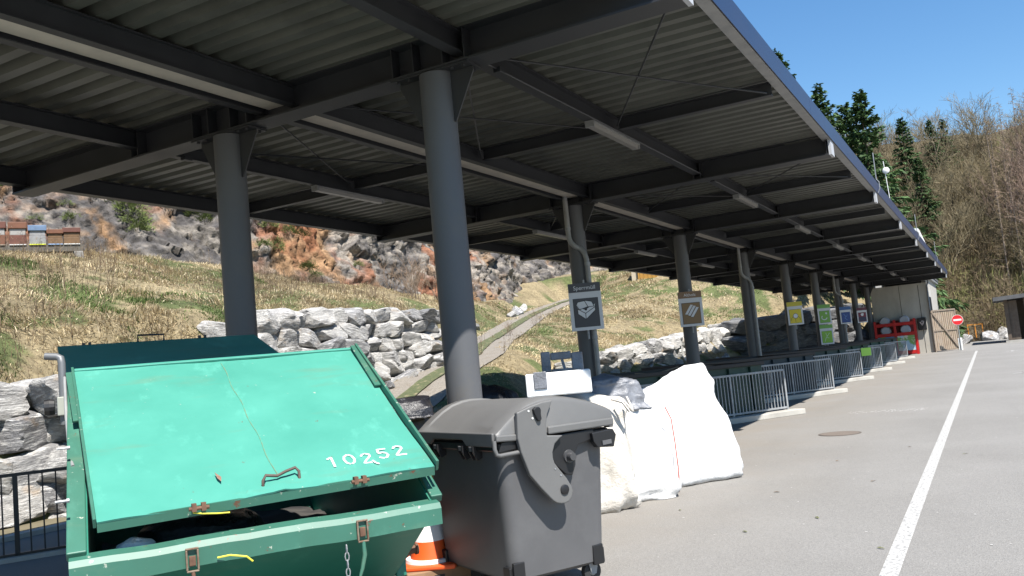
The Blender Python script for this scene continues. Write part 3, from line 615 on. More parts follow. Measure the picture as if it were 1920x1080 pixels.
# tub: sloping front, bottom, sloping back
def slab(pa, pb, u0=0.012, u1=SW-.012, th=.012):
    g = G(); d = Vector((0, pb[0]-pa[0], pb[1]-pa[1])); nrm = Vector((0, d.z, -d.y)).normalized()
    a, b = Vector((0,*pa)), Vector((0,*pb)); x0, x1 = Vector((u0,0,0)), Vector((u1,0,0))
    return g.add([a+x0, a+x1, b+x1, b+x0, a+x0+nrm*th, a+x1+nrm*th, b+x1+nrm*th, b+x0+nrm*th], [(0,3,2,1),(4,5,6,7),(0,1,5,4),(2,3,7,6),(1,2,6,5),(3,0,4,7)])
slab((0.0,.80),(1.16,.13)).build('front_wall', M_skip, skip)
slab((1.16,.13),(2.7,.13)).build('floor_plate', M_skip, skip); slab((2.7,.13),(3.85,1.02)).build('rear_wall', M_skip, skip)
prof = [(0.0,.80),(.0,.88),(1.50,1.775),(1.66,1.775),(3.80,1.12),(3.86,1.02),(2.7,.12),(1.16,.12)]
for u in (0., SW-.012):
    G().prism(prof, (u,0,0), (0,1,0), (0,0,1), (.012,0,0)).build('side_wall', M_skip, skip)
for u, s in ((0,-1),(SW,1)):     # flange along the top of the side walls and two stiffeners
    wf = .09 if s < 0 else .07
    G().bar((u+s*wf*.45,.0,.88),(u+s*wf*.45,1.5,1.775), wf, .05).bar((u+s*.03,1.66,1.775),(u+s*.03,3.8,1.12), .07, .05).build('side_flange', M_trim, skip, bevel=.006)
    for a_ in (.85, 2.9): G().bar((u+s*.035,a_,.30),(u+s*.035,a_,1.28), .07, .09, (0,1,0)).build('stiffener', M_skip, skip, bevel=.006)
    for a_, z_ in ((.62,.66),(.80,.46),(3.0,.6)):
        G().lathe([(.028,0),(.028,.13),(.036,.132),(.036,.15)], 14, (0,0,0), 'x').build('lifting_peg', M_rust, skip, smooth=40).matrix_local = Matrix.Translation((u+s*.005,a_,z_))@Matrix.Scale(s,4,(1,0,0))
# front rim: folded box section with a dented top
nu = 40; us = np.linspace(-.075, SW+.03, nu); sec = [(-.075,.745),(-.075,.835),(-.055,.865),(.03,.880),(.045,.870),(.045,.80),(-.0,.78)]
vs = []; dn = fbm(np.stack([us*3,0*us,0*us],1), 3)
for i, u in enumerate(us):
    for (a_, z_) in sec: vs.append((u, a_+.004*dn[i], z_+.006*dn[i]))
fs = [(i*7+k, i*7+(k+1)%7, (i+1)*7+(k+1)%7, (i+1)*7+k) for i in range(nu-1) for k in range(7)]+[tuple(range(6,-1,-1)), tuple(range((nu-1)*7, nu*7))]
G().add(vs, fs).build('front_rim', M_trim, skip, smooth=25)
G().bar((-.05,1.58,1.80),(SW+.05,1.58,1.785), .10, .05).build('ridge_beam', M_skip, skip, bevel=.006)
# front lid: dented sheet, creased down the middle
nu, na = 60, 44; U_, A_ = np.meshgrid(np.linspace(-.045, SW+.03, nu), np.linspace(0, 1, na), indexing='ij'); U_ = U_.ravel(); T_ = A_.ravel()
zf = 1.024+.040*np.clip(U_/SW,0,1); zz = zf+(1.838-zf)*T_; aa = -.02+1.575*T_
uc = .965-.095*T_; U_ = U_+.10*(1-T_)*np.clip(1-(U_+.045)/.9,0,1); crease = np.exp(-((U_-uc)/.035)**2)*.010*np.clip(1.15-T_,.3,1); p3 = np.stack([U_*1.8,T_*2.6,0*U_],1)
dent = .010*fbm(p3,3)+crease-.008*np.exp(-((U_-.70)/.16)**2-((T_-.12)/.10)**2)+.006*np.sin(U_*9)*np.exp(-(T_/.05)**2)
from mathutils.kdtree import KDTree as _KD
_kd = _KD(len(U_))
for i_ in range(len(U_)): _kd.insert((U_[i_], T_[i_], 0), i_)
_kd.balance(); ldent = lambda u, t_: float(dent[_kd.find((u, t_, 0))[1]])
lv = np.column_stack([U_, aa-.48*dent, zz+.88*dent]); top = lv; nrmv = np.array([0,-.483,.876])*.010
allv = np.concatenate([top, top-nrmv]); gf = grid_faces(nu, na); bot = gf[:, ::-1]+nu*na
rim = [];
bi_ = [i*na for i in range(nu)]+[(nu-1)*na+j for j in range(1,na)]+[i*na+na-1 for i in range(nu-2,-1,-1)]+[j for j in range(na-2,0,-1)]
for x, y in zip(bi_, bi_[1:]+bi_[:1]): rim.append((x, x+nu*na, y+nu*na, y))
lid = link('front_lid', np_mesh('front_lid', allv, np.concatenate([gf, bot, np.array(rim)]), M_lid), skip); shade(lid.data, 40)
lidp = lambda u, t_, up=0.: Vector((u, -.02+1.575*t_-.483*up, (1.024+.040*min(1,max(0,u/SW)))+(1.838-(1.024+.040*min(1,max(0,u/SW))))*t_+.876*up))
EU = Vector((1,0,0)); EA = (lidp(.9,1)-lidp(.9,0)).normalized(); EN = EU.cross(EA).normalized()
g = G(); g.bar(lidp(.055,0,-.022), lidp(SW+.03,0,-.022), .012, .052, (0,-.2,1)); g.build('front_lip', M_trim, lid)
g = G(); g.bar(lidp(SW+.045,.0,.008), lidp(SW+.045,1.0,.020), .016, .06, EN); g.bar(lidp(SW+.02,.62,.016), lidp(SW+.03,1.0,.03), .05, .012, EN); g.build('side_strip', M_trim, lid)
g = G(); g.bar(lidp(.045,.0,.002), lidp(-.055,1.0,.008), .014, .05, EN); g.bar(lidp(-.03,.60,.01), lidp(-.075,.98,.01), .04, .010, EN); g.build('side_strip', M_trim, lid)
g = G(); g.bar(lidp(-.045,1.0,.006), lidp(SW+.035,1.0,.006), .03, .018, EN); g.build('hinge_strip', M_lid, lid, bevel=.004)
# grab handle (bent wire)
hp = [lidp(.87,.045,.0), lidp(.87,.05,.035), lidp(.89,.07,.045), lidp(.95,.062,.040), lidp(1.0,.075,.046), lidp(1.055,.085,.05), lidp(1.07,.07,.04), lidp(1.07,.055,0)]
G().tube(hp, .0085, 8).build('handle', P('handle_steel',(.055,.038,.03),.7,col2=(.09,.06,.045),scale=20), lid, smooth=60)
for u in (.53, 1.38):      # latch lugs at the lid edge
    G().box(-.035,-.012,-.02,.02,-.02,.02).box(.012,.035,-.02,.02,-.02,.02).tube([(-.05,-.01,-.005),(.05,-.01,-.005)], .010, 8).build('latch_lug', M_rust, lid).location = lidp(u,.0,.0)+Vector((0,-.015,0))
# stencilled number 10252
dig = {'1': [[(.012,.088),(.036,.10),(.036,.052)],[(.036,.046),(.036,.0)]],
 '0': [[(.028,.10),(.008,.085),(.0,.05),(.008,.015),(.024,.0)],[(.036,.0),(.052,.015),(.060,.05),(.052,.085),(.036,.10)]],
 '2': [[(.002,.082),(.012,.098),(.030,.102),(.050,.092),(.052,.072),(.036,.050)],[(.030,.044),(.006,.012),(.002,.002)],[(.012,.002),(.060,.002)]],
 '5': [[(.056,.10),(.010,.10),(.006,.066)],[(.006,.058),(.030,.064),(.052,.052),(.056,.028),(.044,.006),(.034,.002)],[(.024,.0),(.002,.012)]]}
for i, ch in enumerate('10252'):
    g = G()
    for st_ in dig[ch]: g.ribbon(st_, .0135, lidp(1.245+.103*i, .085+(-.012 if i == 2 else 0)+.004*i, ldent(1.27+.103*i,.11)+.0035), EU, EA, EN*.0012)
    if i == 2: g.ribbon([(.05,.01),(.062,-.018),(.075,-.032)], .012, lidp(1.245+.206, .080, .016), EU, EA, EN*.0012)
    g.build('stencil_digit', P('stencil_white', (.62,.66,.62), .7, col2=(.30,.46,.40), scale=26, lo=.48, hi=.66), lid)
# scars: bare rust patch, scratch lines
M_scar = P('bare_scar', (.16,.085,.055), .8, col2=(.24,.15,.11), scale=40)
G().prism([(0,.0),(.028,-.055),(.022,-.10),(.006,-.06)], lidp(.645,.16,.0125), EU, EA, EN*.0012).build('rust_patch', M_scar, lid)
M_scr = P('scratch', (.30,.42,.33), .7, col2=(.14,.12,.07), scale=45)
g = G(); g.ribbon([(1.17,.30),(1.12,.23),(1.08,.15),(1.03,.085)], .008, lidp(0,0,.017), EU, EA*1.8, EN*.001); g.build('scratch', M_scr, lid)
g = G(); ts_ = np.linspace(.09,.97,22)
for ta, tb_ in zip(ts_[:-1], ts_[1:]):
    ua, ub = .965-.095*ta+.006*math.sin(ta*23), .965-.095*tb_+.006*math.sin(tb_*23); g.bar(lidp(ua,ta,ldent(ua,ta)+.0015), lidp(ub,tb_,ldent(ub,tb_)+.0015), .005, .003, EN)
g.build('crease_wear', P('crease_rust',(.13,.16,.09),.8,col2=(.05,.26,.18),scale=16), lid)
# latches on the rim, chain and green strap
for u, strap in ((.48,False),(1.36,True)):
    lt = G().box(u-.032,u-.022,-.095,-.077,.735,.835).box(u+.022,u+.032,-.095,-.077,.735,.835).box(u-.032,u+.032,-.093,-.08,.8355,.845).box(u-.03,u+.03,-.095,-.082,.725,.7345).build('latch', P('latch_steel',(.24,.19,.14),.6,metal=.4,col2=(.14,.08,.05),scale=25), skip, bevel=.003)
    G().box(u-.016,u+.016,-.091,-.077,.755,.805).build('latch_tongue', M_rust, lt, bevel=.004)
    if strap: G().tube([(u,-.085,.73),(u+.0,-.095,.66),(u-.02,-.10,.59),(u-.045,-.105,.53)], [.011,.013,.011,.007], 8).build('strap', M_trim, skip, smooth=60)
    else: G().tube([(u,-.085,.73),(u+.005,-.088,.64),(u+.005,-.085,.50)], .010, 8).build('strap', M_rust, skip, smooth=60)
g = G()
for j in range(12):
    z = .70-.042*j; r_ = .011; ax = (1,0) if j % 2 else (0,1)
    g.tube([(1.27+ax[0]*r_*math.cos(a_), -.06+ax[1]*r_*math.cos(a_)+(.0), z+.024*math.sin(a_)) for a_ in np.linspace(0,6.283,9)], .0035, 5, cap=False)
g.build('chain', M_galv, skip)
G().tube([(.60,-.085,.775),(.66,-.10,.78),(.74,-.105,.76),(.77,-.10,.73)], .005, 6).build('yellow_wire', P('yellow_wire', (.6,.55,.05), .5), skip)
G().tube([(.50,-.03,1.01),(.55,-.045,1.0),(.62,-.04,.99),(.68,-.035,.985)], .004, 6).build('yellow_wire', P('yellow_wire', (.6,.55,.05), .5), skip)
# raised rear lid
rl = G(); q_ = [(-.10,1.68,1.64),(1.56,1.68,1.64),(1.40,3.35,2.115),(-.20,3.35,2.125)]; rl.add([Vector(p_) for p_ in q_]+[Vector(p_)-Vector((0,-.004,.022)) for p_ in q_], [(0,1,2,3),(7,6,5,4),(0,4,5,1),(1,5,6,2),(2,6,7,3),(3,7,4,0)])
rlo = rl.build('rear_lid', M_lid, skip)
G().tube([(.42,3.34,2.12),(.42,3.345,2.175),(.63,3.345,2.17),(.63,3.34,2.115)], .009, 8).build('handle', M_black, rlo, smooth=60)
for u in (.02, .95): G().box(u-.035,u-.012,3.33,3.36,2.115,2.14).box(u+.012,u+.035,3.33,3.36,2.115,2.14).build('latch_lug', M_black, rlo)
g = G(); g.tube([(.2,3.2,2.07),(.2,3.55,1.12)], .014, 8); g.build('lid_prop', M_skip, skip)
# galvanised post and tie rod at the left end of the ridge
G().tube([(-.115,1.52,1.50),(-.115,1.52,1.90),(-.12,1.53,1.93),(-.14,1.54,1.942),(-.21,1.56,1.952)], .024, 12).build('pipe_post', P('pipe_grey',(.13,.135,.14),.5,metal=.3), skip, smooth=50)
G().box(-.15,-.08,1.47,1.57,1.56,1.68).build('post_clamp', P('clamp_grey',(.30,.31,.27),.6), skip, bevel=.006)
G().tube([(-.10,1.44,1.80),(-.09,1.1,1.55),(-.07,.75,1.33),(-.055,.62,1.28)], .010, 8).build('tie_rod', M_galvdull, skip, smooth=60)
for t_ in (.42,.12): G().lathe([(.007,-.03),(.007,.02),(.012,.021),(.012,.035)], 6, (0,0,0), 'x').build('bolt', M_galv, skip).location = lidp(-.10,t_,.02)
G().lathe([(.05,-.03),(.055,0),(.05,.03)], 14, (-.2,1.62,1.62), 'x').build('rubber_stop', M_black, skip)
g_a, g_b = np.meshgrid(np.linspace(.06,SW-.06,22), np.linspace(.72,3.1,30), indexing='ij'); g_z = .50+.08*fbm(np.stack([g_a.ravel()*2,g_b.ravel()*2,0*g_a.ravel()],1),4)
hp_ = link('skip_dark_fill', np_mesh('skip_dark_fill', np.column_stack([g_a.ravel(), g_b.ravel(), g_z]), grid_faces(22,30), P('skip_dark_fill',(.02,.02,.021),.7,col2=(.06,.055,.05),scale=5)), None, (-4.0,2.79,0), (0,0,R(54)), kind='stuff'); tag(hp_, 'dark fill added inside the green lidded skip to darken the gap', 'waste')  # dark fill added so the gap under the lid stays black
# waste bags just inside the skip
def sack_mesh(name, w, d, h, mat, seed=0, lean=(0,0), top=.75, n=72, nz=48, wr=.03, flat=.5, peak=0., pinch=0.):
    th = np.linspace(0, 2*np.pi, n, endpoint=False); tz_ = np.concatenate([[0],np.linspace(.0,1,nz)]); vs = []
    T2, H2 = np.meshgrid(tz_, th, indexing='ij'); T2 = T2.ravel(); H2 = H2.ravel()
    ex_ = .42 + .35*T2; c, s_ = np.cos(H2), np.sin(H2)
    prof_ = np.interp(T2, [0,.04,.12,.45,.8,.93,1.0], [.86,.95,1.0,1.02,.5+.5*top,top*.82,.16])
    x = w/2*np.sign(c)*np.abs(c)**ex_*prof_; y = d/2*np.sign(s_)*np.abs(s_)**ex_*prof_; z = h*T2
    y = y*(1-pinch*T2**2.2); x = x*(1+.5*pinch*np.clip((T2-.72)/.28,0,1)); z = z*(1+peak*np.clip(x/(w/2),-1,1)*T2) + pinch*.09*h*T2**3*fbm(np.stack([x*4+seed*5,0*x,0*x],1),3)
    p_ = np.stack([x, y, z], 1)+seed*13.1
    nn = .55*fbm(p_*np.array([3.2,3.2,2.2]), 3)+.8*fbm(p_*np.array([5.5,5.5,3.0])+5, 3, ridge=True)*(.35+1.0*np.clip((T2-.75)/.2,0,1)+.9*np.clip((.18-T2)/.18,0,1))
    rr = 1+1.35*wr/(.5*(w+d)/2)*nn
    x *= rr; y *= rr; z += wr*.6*fbm(p_*4+9, 3)*np.clip(T2*6,0,1)
    x += lean[0]*T2; y += lean[1]*T2
    first = T2*0; first[:n] = 1
    x = np.where(first>0, x*.02, x); y = np.where(first>0, y*.02, y); z = np.where(first>0, .012, np.maximum(z, .006))
    v_ = np.column_stack([x, y, z]); f_ = []
    rows = len(tz_)
    for i in range(rows-1):
        for k in range(n): f_.append((i*n+k, i*n+(k+1)%n, (i+1)*n+(k+1)%n, (i+1)*n+k))
    cap = len(v_); v_ = np.vstack([v_, v_[-n:].mean(0)+np.array([0,0,-.02])]); f_ = [f for f in f_]
    g = G(); g.add(v_.tolist(), f_); 
    for k in range(n): g.f.append([(rows-1)*n+k, (rows-1)*n+(k+1)%n, cap]); g.m.append(0)
    return g.mesh(name, mat, smooth=70)
M_sackw = P('sack_white', (.58,.58,.575), .7, col2=(.52,.52,.515), scale=3, bump=.45, bscale=7, spec=.3)
M_sackd = P('sack_dirty', (.42,.39,.34), .75, col2=(.58,.55,.50), scale=4, bump=.5, bscale=12)
M_sackk = P('sack_black', (.012,.012,.014), .28, col2=(.02,.02,.025), scale=5, bump=.5, bscale=9)
M_sackg = P('film_grey', (.13,.135,.15), .35, col2=(.20,.21,.235), scale=6, bump=.5, bscale=9)
o = link('refuse_sack', sack_mesh('refuse_sack', .75,.6,.40, M_sackk, 2), None, (-4.45,3.9,.5), (0,0,.5)); tag(o, 'black refuse sack seen through the gap under the green skip lid', 'sack')
o = link('refuse_sack', sack_mesh('refuse_sack', .22,.16,.32, M_sackw, 5), None, (-4.13,3.12,.62), (.5,.2,.9)); tag(o, 'small crumpled white sack in the left end of the green skip', 'sack')

# =================================================================================== GREY WHEELED CONTAINER
M_bin = P('bin_plastic', (.082,.082,.085), .5, col2=(.094,.094,.097), scale=2, bump=.05, bscale=120, col3=(.11,.11,.112), scale3=3, lo3=.5, hi3=.8)
M_binlid = P('bin_lid_plastic', (.105,.104,.102), .48, col2=(.125,.124,.121), scale=1.6, bump=.05, bscale=120)
M_bink = P('bin_black', (.010,.010,.011), .45)
bin_ = thing('wheeled_container', 'big dark grey wheeled waste container with domed lid and side arm', 'container', (-2.993, 5.143, 0), R(60))
FW, SD = 1.24, .97
def rring(x0, x1, y0, y1, r, z, n=5):
    out = []
    for cx_, cy_, a0 in ((x1-r,y1-r,0),(x0+r,y1-r,90),(x0+r,y0+r,180),(x1-r,y0+r,270)):
        for j in range(n+1): a_ = R(a0+90*j/n); out.append((cx_+r*math.cos(a_), cy_+r*math.sin(a_), z))
    return out
def loft(rings, cap0=True, cap1=True):
    g = G(); n = len(rings[0]); vs = [v for r_ in rings for v in r_]; fs = [(i*n+k, i*n+(k+1)%n, (i+1)*n+(k+1)%n, (i+1)*n+k) for i in range(len(rings)-1) for k in range(n)]
    if cap0: fs.append(tuple(range(n-1,-1,-1)))
    if cap1: fs.append(tuple(range((len(rings)-1)*n, len(rings)*n)))
    return g.add(vs, fs)
rg = [rring(.12,.82,.14,1.10,.10,.125)]
for t_ in np.linspace(0,1,9):
    z = .155+.90*t_; ins = .058*(1-t_)
    rg.append(rring(.03+ins,.93-ins*.9,.03+ins,FW-.03-ins,.085,z))
loft(rg).build('body', M_bin, bin_, smooth=35)
loft([rring(.0,.955,.0,FW,.07,1.035),rring(-.012,.967,-.012,FW+.012,.075,1.045),rring(-.012,.967,-.012,FW+.012,.075,1.085),rring(.0,.955,.0,FW,.07,1.095)]).build('top_rim', M_bink, bin_, smooth=35)
# domed lid
dp_ = [(-.018,1.120),(-.010,1.160),(.022,1.186),(.06,1.218),(.106,1.252),(.17,1.294),(.254,1.336),(.35,1.360),(.43,1.368),(.52,1.364),(.60,1.352),(.678,1.335),(.776,1.309),(.874,1.274),(.968,1.232),(.985,1.205),(.975,1.125)]
def lidsec(y, dz, sc=1.): return [((x-.48)*sc+.48, y, 1.10+(z-1.10)*1.0+dz*min(1,max(0,(z-1.12)/.08))) for x, z in dp_]
secs = [lidsec(-.018,-.040,.985),lidsec(-.006,-.012,.997),lidsec(.02,.0),lidsec(.125,.004),lidsec(.140,-.010),lidsec(.40,-.006),lidsec(.84,-.006),lidsec(FW-.140,-.010),lidsec(FW-.125,.004),lidsec(FW-.02,.0),lidsec(FW+.006,-.012,.997),lidsec(FW+.018,-.040,.985)]
npf = len(dp_); vs = [v for s_ in secs for v in s_]; fs = [(i*npf+k, (i+1)*npf+k, (i+1)*npf+k+1, i*npf+k+1) for i in range(len(secs)-1) for k in range(npf-1)]
fs += [tuple(range(npf)), tuple(range(len(secs)*npf-1, (len(secs)-1)*npf-1, -1))]
fs += [(i*npf, i*npf+npf-1, (i+1)*npf+npf-1, (i+1)*npf) for i in range(len(secs)-1)]
ld = G().add(vs, fs).build('lid', M_binlid, bin_, smooth=28)
# front lip with stepped lower edge
lip = [(0,1.165),(FW,1.165),(FW,1.07),(FW-.28,1.07),(FW-.34,1.112),(.44,1.112),(.38,1.07),(0,1.07)]
G().prism(lip, (-.034,0,0), (0,1,0), (0,0,1), (.022,0,0)).build('front_lip', M_binlid, ld, bevel=.008)
G().bar((.40,-.022,1.135),(.975,-.022,1.135), .03, .055).build('side_lip', M_binlid, ld, bevel=.010); G().bar((-.02,-.022,1.128),(.145,-.022,1.118), .028, .045).build('side_lip', M_binlid, ld, bevel=.010)
G().tube([(-.03,-.018,1.115),(-.034,-.022,1.06),(-.025,-.026,1.022),(.0,-.028,1.012),(.17,-.028,1.018)], .015, 10).build('grip_bar', M_binlid, ld, smooth=60)
G().prism([(.0,1.035),(.155,1.045),(.155,1.095),(.03,1.095)], (0,-.014,0), (1,0,0), (0,0,1), (0,.006,0)).build('grip_recess', M_bink, ld)
# side arm
arm = [(.143,1.286),(.132,1.108),(.149,1.014),(.204,.854),(.285,.752),(.367,.661),(.395,.641),(.43,.630),(.465,.627),(.50,.636),(.528,.662),(.540,.700),(.533,.735),(.498,.796),(.452,.855),(.411,.910),(.402,.945),(.403,.985),(.427,1.040),(.475,1.075),(.505,1.090),(.372,1.105),(.366,1.158),(.389,1.249),(.442,1.342),(.35,1.338),(.254,1.318)]
am = G().prism(arm, (0,-.062,0), (1,0,0), (0,0,1), (0,.040,0)).build('side_arm', M_binlid, bin_, bevel=.009, seg=3)
G().prism([(.40,.98),(.41,1.05),(.48,1.094),(.80,1.10),(.80,1.035),(.655,1.005),(.622,.955),(.615,.87),(.580,.800),(.525,.815),(.44,.895)], (0,-.018,0), (1,0,0), (0,0,1), (0,.03,0)).build('hinge_plate', M_bink, bin_, bevel=.006)
G().lathe([(.0,-.012),(.028,-.012),(.034,-.009),(.034,0)], 20, (.468,-.0625,.722), 'y').build('pivot_cap', M_bink, am, smooth=40)
for x, z in ((.408,.872),(.449,.822)): G().lathe([(.006,-.066),(.006,-.060)], 8, (x,0,z), 'y').build('rivet', M_galv, am)
G().lathe([(.026,-.075),(.030,-.06),(.030,-.02)], 16, (.562,0,.935), 'y').lathe([(.045,-.03),(.05,-.01)], 16, (.562,0,.935), 'y').build('trunnion', P('trunnion_grey',(.05,.05,.052),.35), bin_, smooth=40)
# lid latch
G().prism([(.262,1.296),(.285,1.310),(.315,1.308),(.326,1.288),(.322,1.258),(.326,1.225),(.312,1.208),(.294,1.214),(.275,1.255)], (0,-.085,0), (1,0,0), (0,0,1), (0,.025,0)).build('lid_latch', M_bink, am, bevel=.006)
for x, z in ((.235,1.287),(.262,1.235)): G().lathe([(.007,-.066),(.007,-.060)], 8, (x,0,z), 'y').build('rivet', M_white, am)
# rear corner bracket
G().prism([(.76,1.075),(.95,1.085),(.975,1.04),(.945,.955),(.80,.968),(.77,1.01)], (0,-.05,0), (1,0,0), (0,0,1), (0,.055,0)).build('rear_bracket', M_bink, bin_, bevel=.006)
G().bar((.84,-.054,.995),(.92,-.054,.998), .01, .03).build('bracket_slot', M_bin, bin_); G().box(.965,1.01,.02,.08,1.09,1.15).build('rear_lug', M_bin, bin_, bevel=.005)
# lifting combs under the front lip
for y in (.30,.46,.86,1.02):
    G().prism([(-.045,1.072),(.03,1.072),(.03,.985),(-.01,.968),(-.045,1.03)], (0,y-.028,0), (1,0,0), (0,0,1), (0,.012,0)).prism([(-.045,1.072),(.03,1.072),(.03,.985),(-.01,.968),(-.045,1.03)], (0,y+.028,0), (1,0,0), (0,0,1), (0,.012,0)).build('lifting_comb', M_bink, bin_)
    G().box(-.045,.02,y-.016,y+.028,1.035,1.068).build('comb_pad', M_bin, bin_, bevel=.004)
# castors with corner brackets
for cx_, cy_ in ((.15,.16),(.78,.16),(.15,1.08),(.78,1.08)):
    w = thing('castor', '', '', (0,0,0)); del w['label']; del w['category']; w.parent = bin_; w.location = (cx_,cy_,0)
    G().lathe([(.05,-.024),(.073,-.021),(.075,0),(.073,.021),(.05,.024)], 22, (0,0,.075), 'y').build('tyre', P('rubber',(.018,.018,.019),.75,col2=(.03,.03,.031),scale=9), w, smooth=50)
    G().lathe([(.049,-.019),(.02,-.026),(.02,.026),(.049,.019)], 18, (0,0,.075), 'y').build('wheel_disc', M_galvdull, w, smooth=50)
    g = G()
    for s_ in (-1,1): g.prism([(-.02,.06),(.02,.06),(.045,.155),(-.045,.155)], (0,s_*.036-.002,0), (1,0,0), (0,0,1), (0,.005,0))
    g.box(-.06,.06,-.042,.042,.152,.162).build('fork', M_galv, w)
    sx, sy = (-1 if cx_ < .5 else 1), (-1 if cy_ < .6 else 1)
    G().box(-.045,.045,-.088 if sy < 0 else .06,-.06 if sy < 0 else .088,.13,.27).build('corner_bracket', M_bink, bin_, bevel=.006).location = (cx_+sx*.02,cy_,0)
    G().box(-.088 if sx < 0 else .06,-.06 if sx < 0 else .088,-.045,.045,.13,.24).build('corner_bracket', M_bink, bin_, bevel=.006).location = (cx_,cy_+sy*.02,0)

# =================================================================================== SACKS AND LOOSE WASTE BESIDE IT
def put(name, me, loc, rz, label, cat, group=None, parts=None):
    o = link(name, me, None, loc, (0,0,rz)); tag(o, label, cat, group); return o
b1 = put('woven_sack', sack_mesh('woven_sack', 1.14,.85,1.32, M_sackw, 1, lean=(-.16,.10), top=.78, wr=.042, peak=.13, pinch=.85), (-3.42,10.62,0), R(52), 'tallest bulging white woven sack, right of the others on the asphalt', 'sack', 'white bulk sacks')
b2 = put('woven_sack', sack_mesh('woven_sack', .76,.72,1.22, M_sackw, 3, lean=(-.04,.05), top=.86, wr=.044, pinch=.6), (-3.66,9.42,0), R(38), 'middle white woven sack with a red seam down its edge', 'sack', 'white bulk sacks')
g = G(); 
g.tube([(.27,-.335,1.0),(.335,-.315,.86),(.355,-.30,.6),(.365,-.29,.3),(.35,-.28,.05)], .006, 6); g.build('red_seam', P('red_thread',(.45,.10,.07),.7), b2)
b3 = put('woven_sack', sack_mesh('woven_sack', 1.02,.85,1.26, M_sackd, 4, lean=(.0,.0), top=.95, wr=.045, pinch=.3), (-4.02,8.72,0), R(35), 'dirty beige bulk sack hidden behind the grey wheeled container', 'sack', 'white bulk sacks')
for s_ in (0,1):
    G().tube([(.30+.06*s_,-.36,1.16),(.40+.03*s_,-.43,1.12),(.46+.04*s_,-.45,1.02),(.50,-.40,1.06),(.47,-.34,1.17)], .013, 6).build('carry_loop', M_sackd, b3, smooth=60)
fb = thing('foam_box', 'white polystyrene box lying on the sacks behind the grey container', 'foam box', (-3.92,8.10,1.27), R(26))
G().box(-.33,.33,-.17,.17,0,.235).build('block', P('polystyrene',(.80,.80,.79),.7,bump=.1,bscale=80), fb, bevel=.015); G().box(-.245,-.115,-.185,-.171,.08,.25).build('grey_tab', M_sackg, fb, bevel=.006)
cs = thing('plastic_case', 'grey moulded plastic case with carry handle on top of the foam box', 'case', (-3.98,8.36,1.50), R(26))
G().box(-.22,-.12,-.05,.05,0,.22).build('side_block', M_sackg, cs, bevel=.012); G().box(.10,.22,-.05,.05,0,.19).build('side_block', M_sackg, cs, bevel=.012)
G().box(-.119,.099,-.045,.045,.125,.205).build('handle_bar', M_sackg, cs, bevel=.012); G().box(-.119,.099,-.045,.045,0,.03).build('foot_bar', M_sackg, cs, bevel=.008); G().bar((.02,-.03,.03),(-.0,-.03,.125), .02,.03).build('inner_web', M_sackg, cs)
put('film_bundle', sack_mesh('film_bundle', .75,.55,.42, M_sackg, 8, top=.7, wr=.06), (-3.92,9.38,.98), .5, 'bundle of translucent grey plastic film behind the foam box', 'plastic film')
put('refuse_sack', sack_mesh('refuse_sack', .85,.7,1.42, M_sackk, 11, top=.72, wr=.06), (-4.72,8.05,0), .3, 'slumped black refuse sack right of the sunlit column', 'sack')
tb = thing('lined_tub', 'dark grey fabric tub with a black liner left of the sunlit column', 'tub', (-4.98,6.62,0), .6)
link('tub', sack_mesh('tub', .78,.7,1.30, P('tub_fabric',(.055,.056,.058),.8,col2=(.085,.086,.088),scale=5,bump=.3,bscale=14), 14, top=1.05, wr=.03), tb); link('liner', sack_mesh('liner', .80,.70,.22, M_sackk, 15, top=.8, wr=.05), tb, (0,0,1.20))
# cone on a cardboard slab, white boxes
M_or = P('cone_orange', (.75,.10,.015), .5, col2=(.65,.085,.015), scale=6); M_cw = P('cone_white', (.74,.73,.71), .45)
cone = thing('traffic_cone', 'orange and white traffic cone between the green skip and the grey container', 'cone', (-4.07,5.80,.115), .4); cone.scale = (1.22,1.22,1.22)
G().box(-.19,.19,-.19,.19,0,.03).build('foot', M_or, cone, bevel=.01)
rad = lambda z: .135-(z-.03)*.215
for z0, z1, mt in ((.03,.16,M_or),(.16,.29,M_cw),(.29,.42,M_or),(.42,.53,M_cw)): G().lathe([(rad(z0),z0),(rad(z1),z1)], 28).build('stripe_band', mt, cone, smooth=40)
G().lathe([(.165,.031),(.16,.05),(.137,.052)], 28).build('collar', M_cw, cone, smooth=40)
sl = thing('cardboard_tray', 'flat brown cardboard tray under the traffic cone', 'cardboard box', (-4.05,5.79,0), R(48)); M_card = P('cardboard',(.19,.11,.06),.85,col2=(.25,.15,.085),scale=8)
G().box(-.25,.25,-.20,.20,0,.113).build('body', M_card, sl, bevel=.008); G().box(-.04,.04,-.2025,-.2005,.04,.075).build('hand_hole', M_dark, sl)
bx = thing('white_carton', 'white printed carton standing behind the traffic cone', 'carton', (-4.12,6.48,0), R(40)); G().box(-.26,.26,-.18,.18,0,.50).build('body', P('carton_white',(.68,.67,.63),.7,col2=(.60,.58,.54),scale=9), bx, bevel=.005)
for z in (.22,.30): G().box(-.2,.18,-.1815,-.1805,z,z+.012).build('print_line', P('print_grey',(.25,.26,.30),.6), bx)
G().box(-.30,.30,-.21,.21,.502,.56).build('grey_lid', P('carton_lid',(.12,.115,.11),.6), bx, bevel=.006)
put('yellow_sack', sack_mesh('yellow_sack', .5,.4,.42, P('film_yellow',(.65,.50,.03),.4,col2=(.55,.42,.04),scale=5,bump=.4,bscale=10), 21, wr=.05), (-4.12,6.42,.565), .4, 'yellow plastic sack on the white carton, between skip and grey container', 'sack')

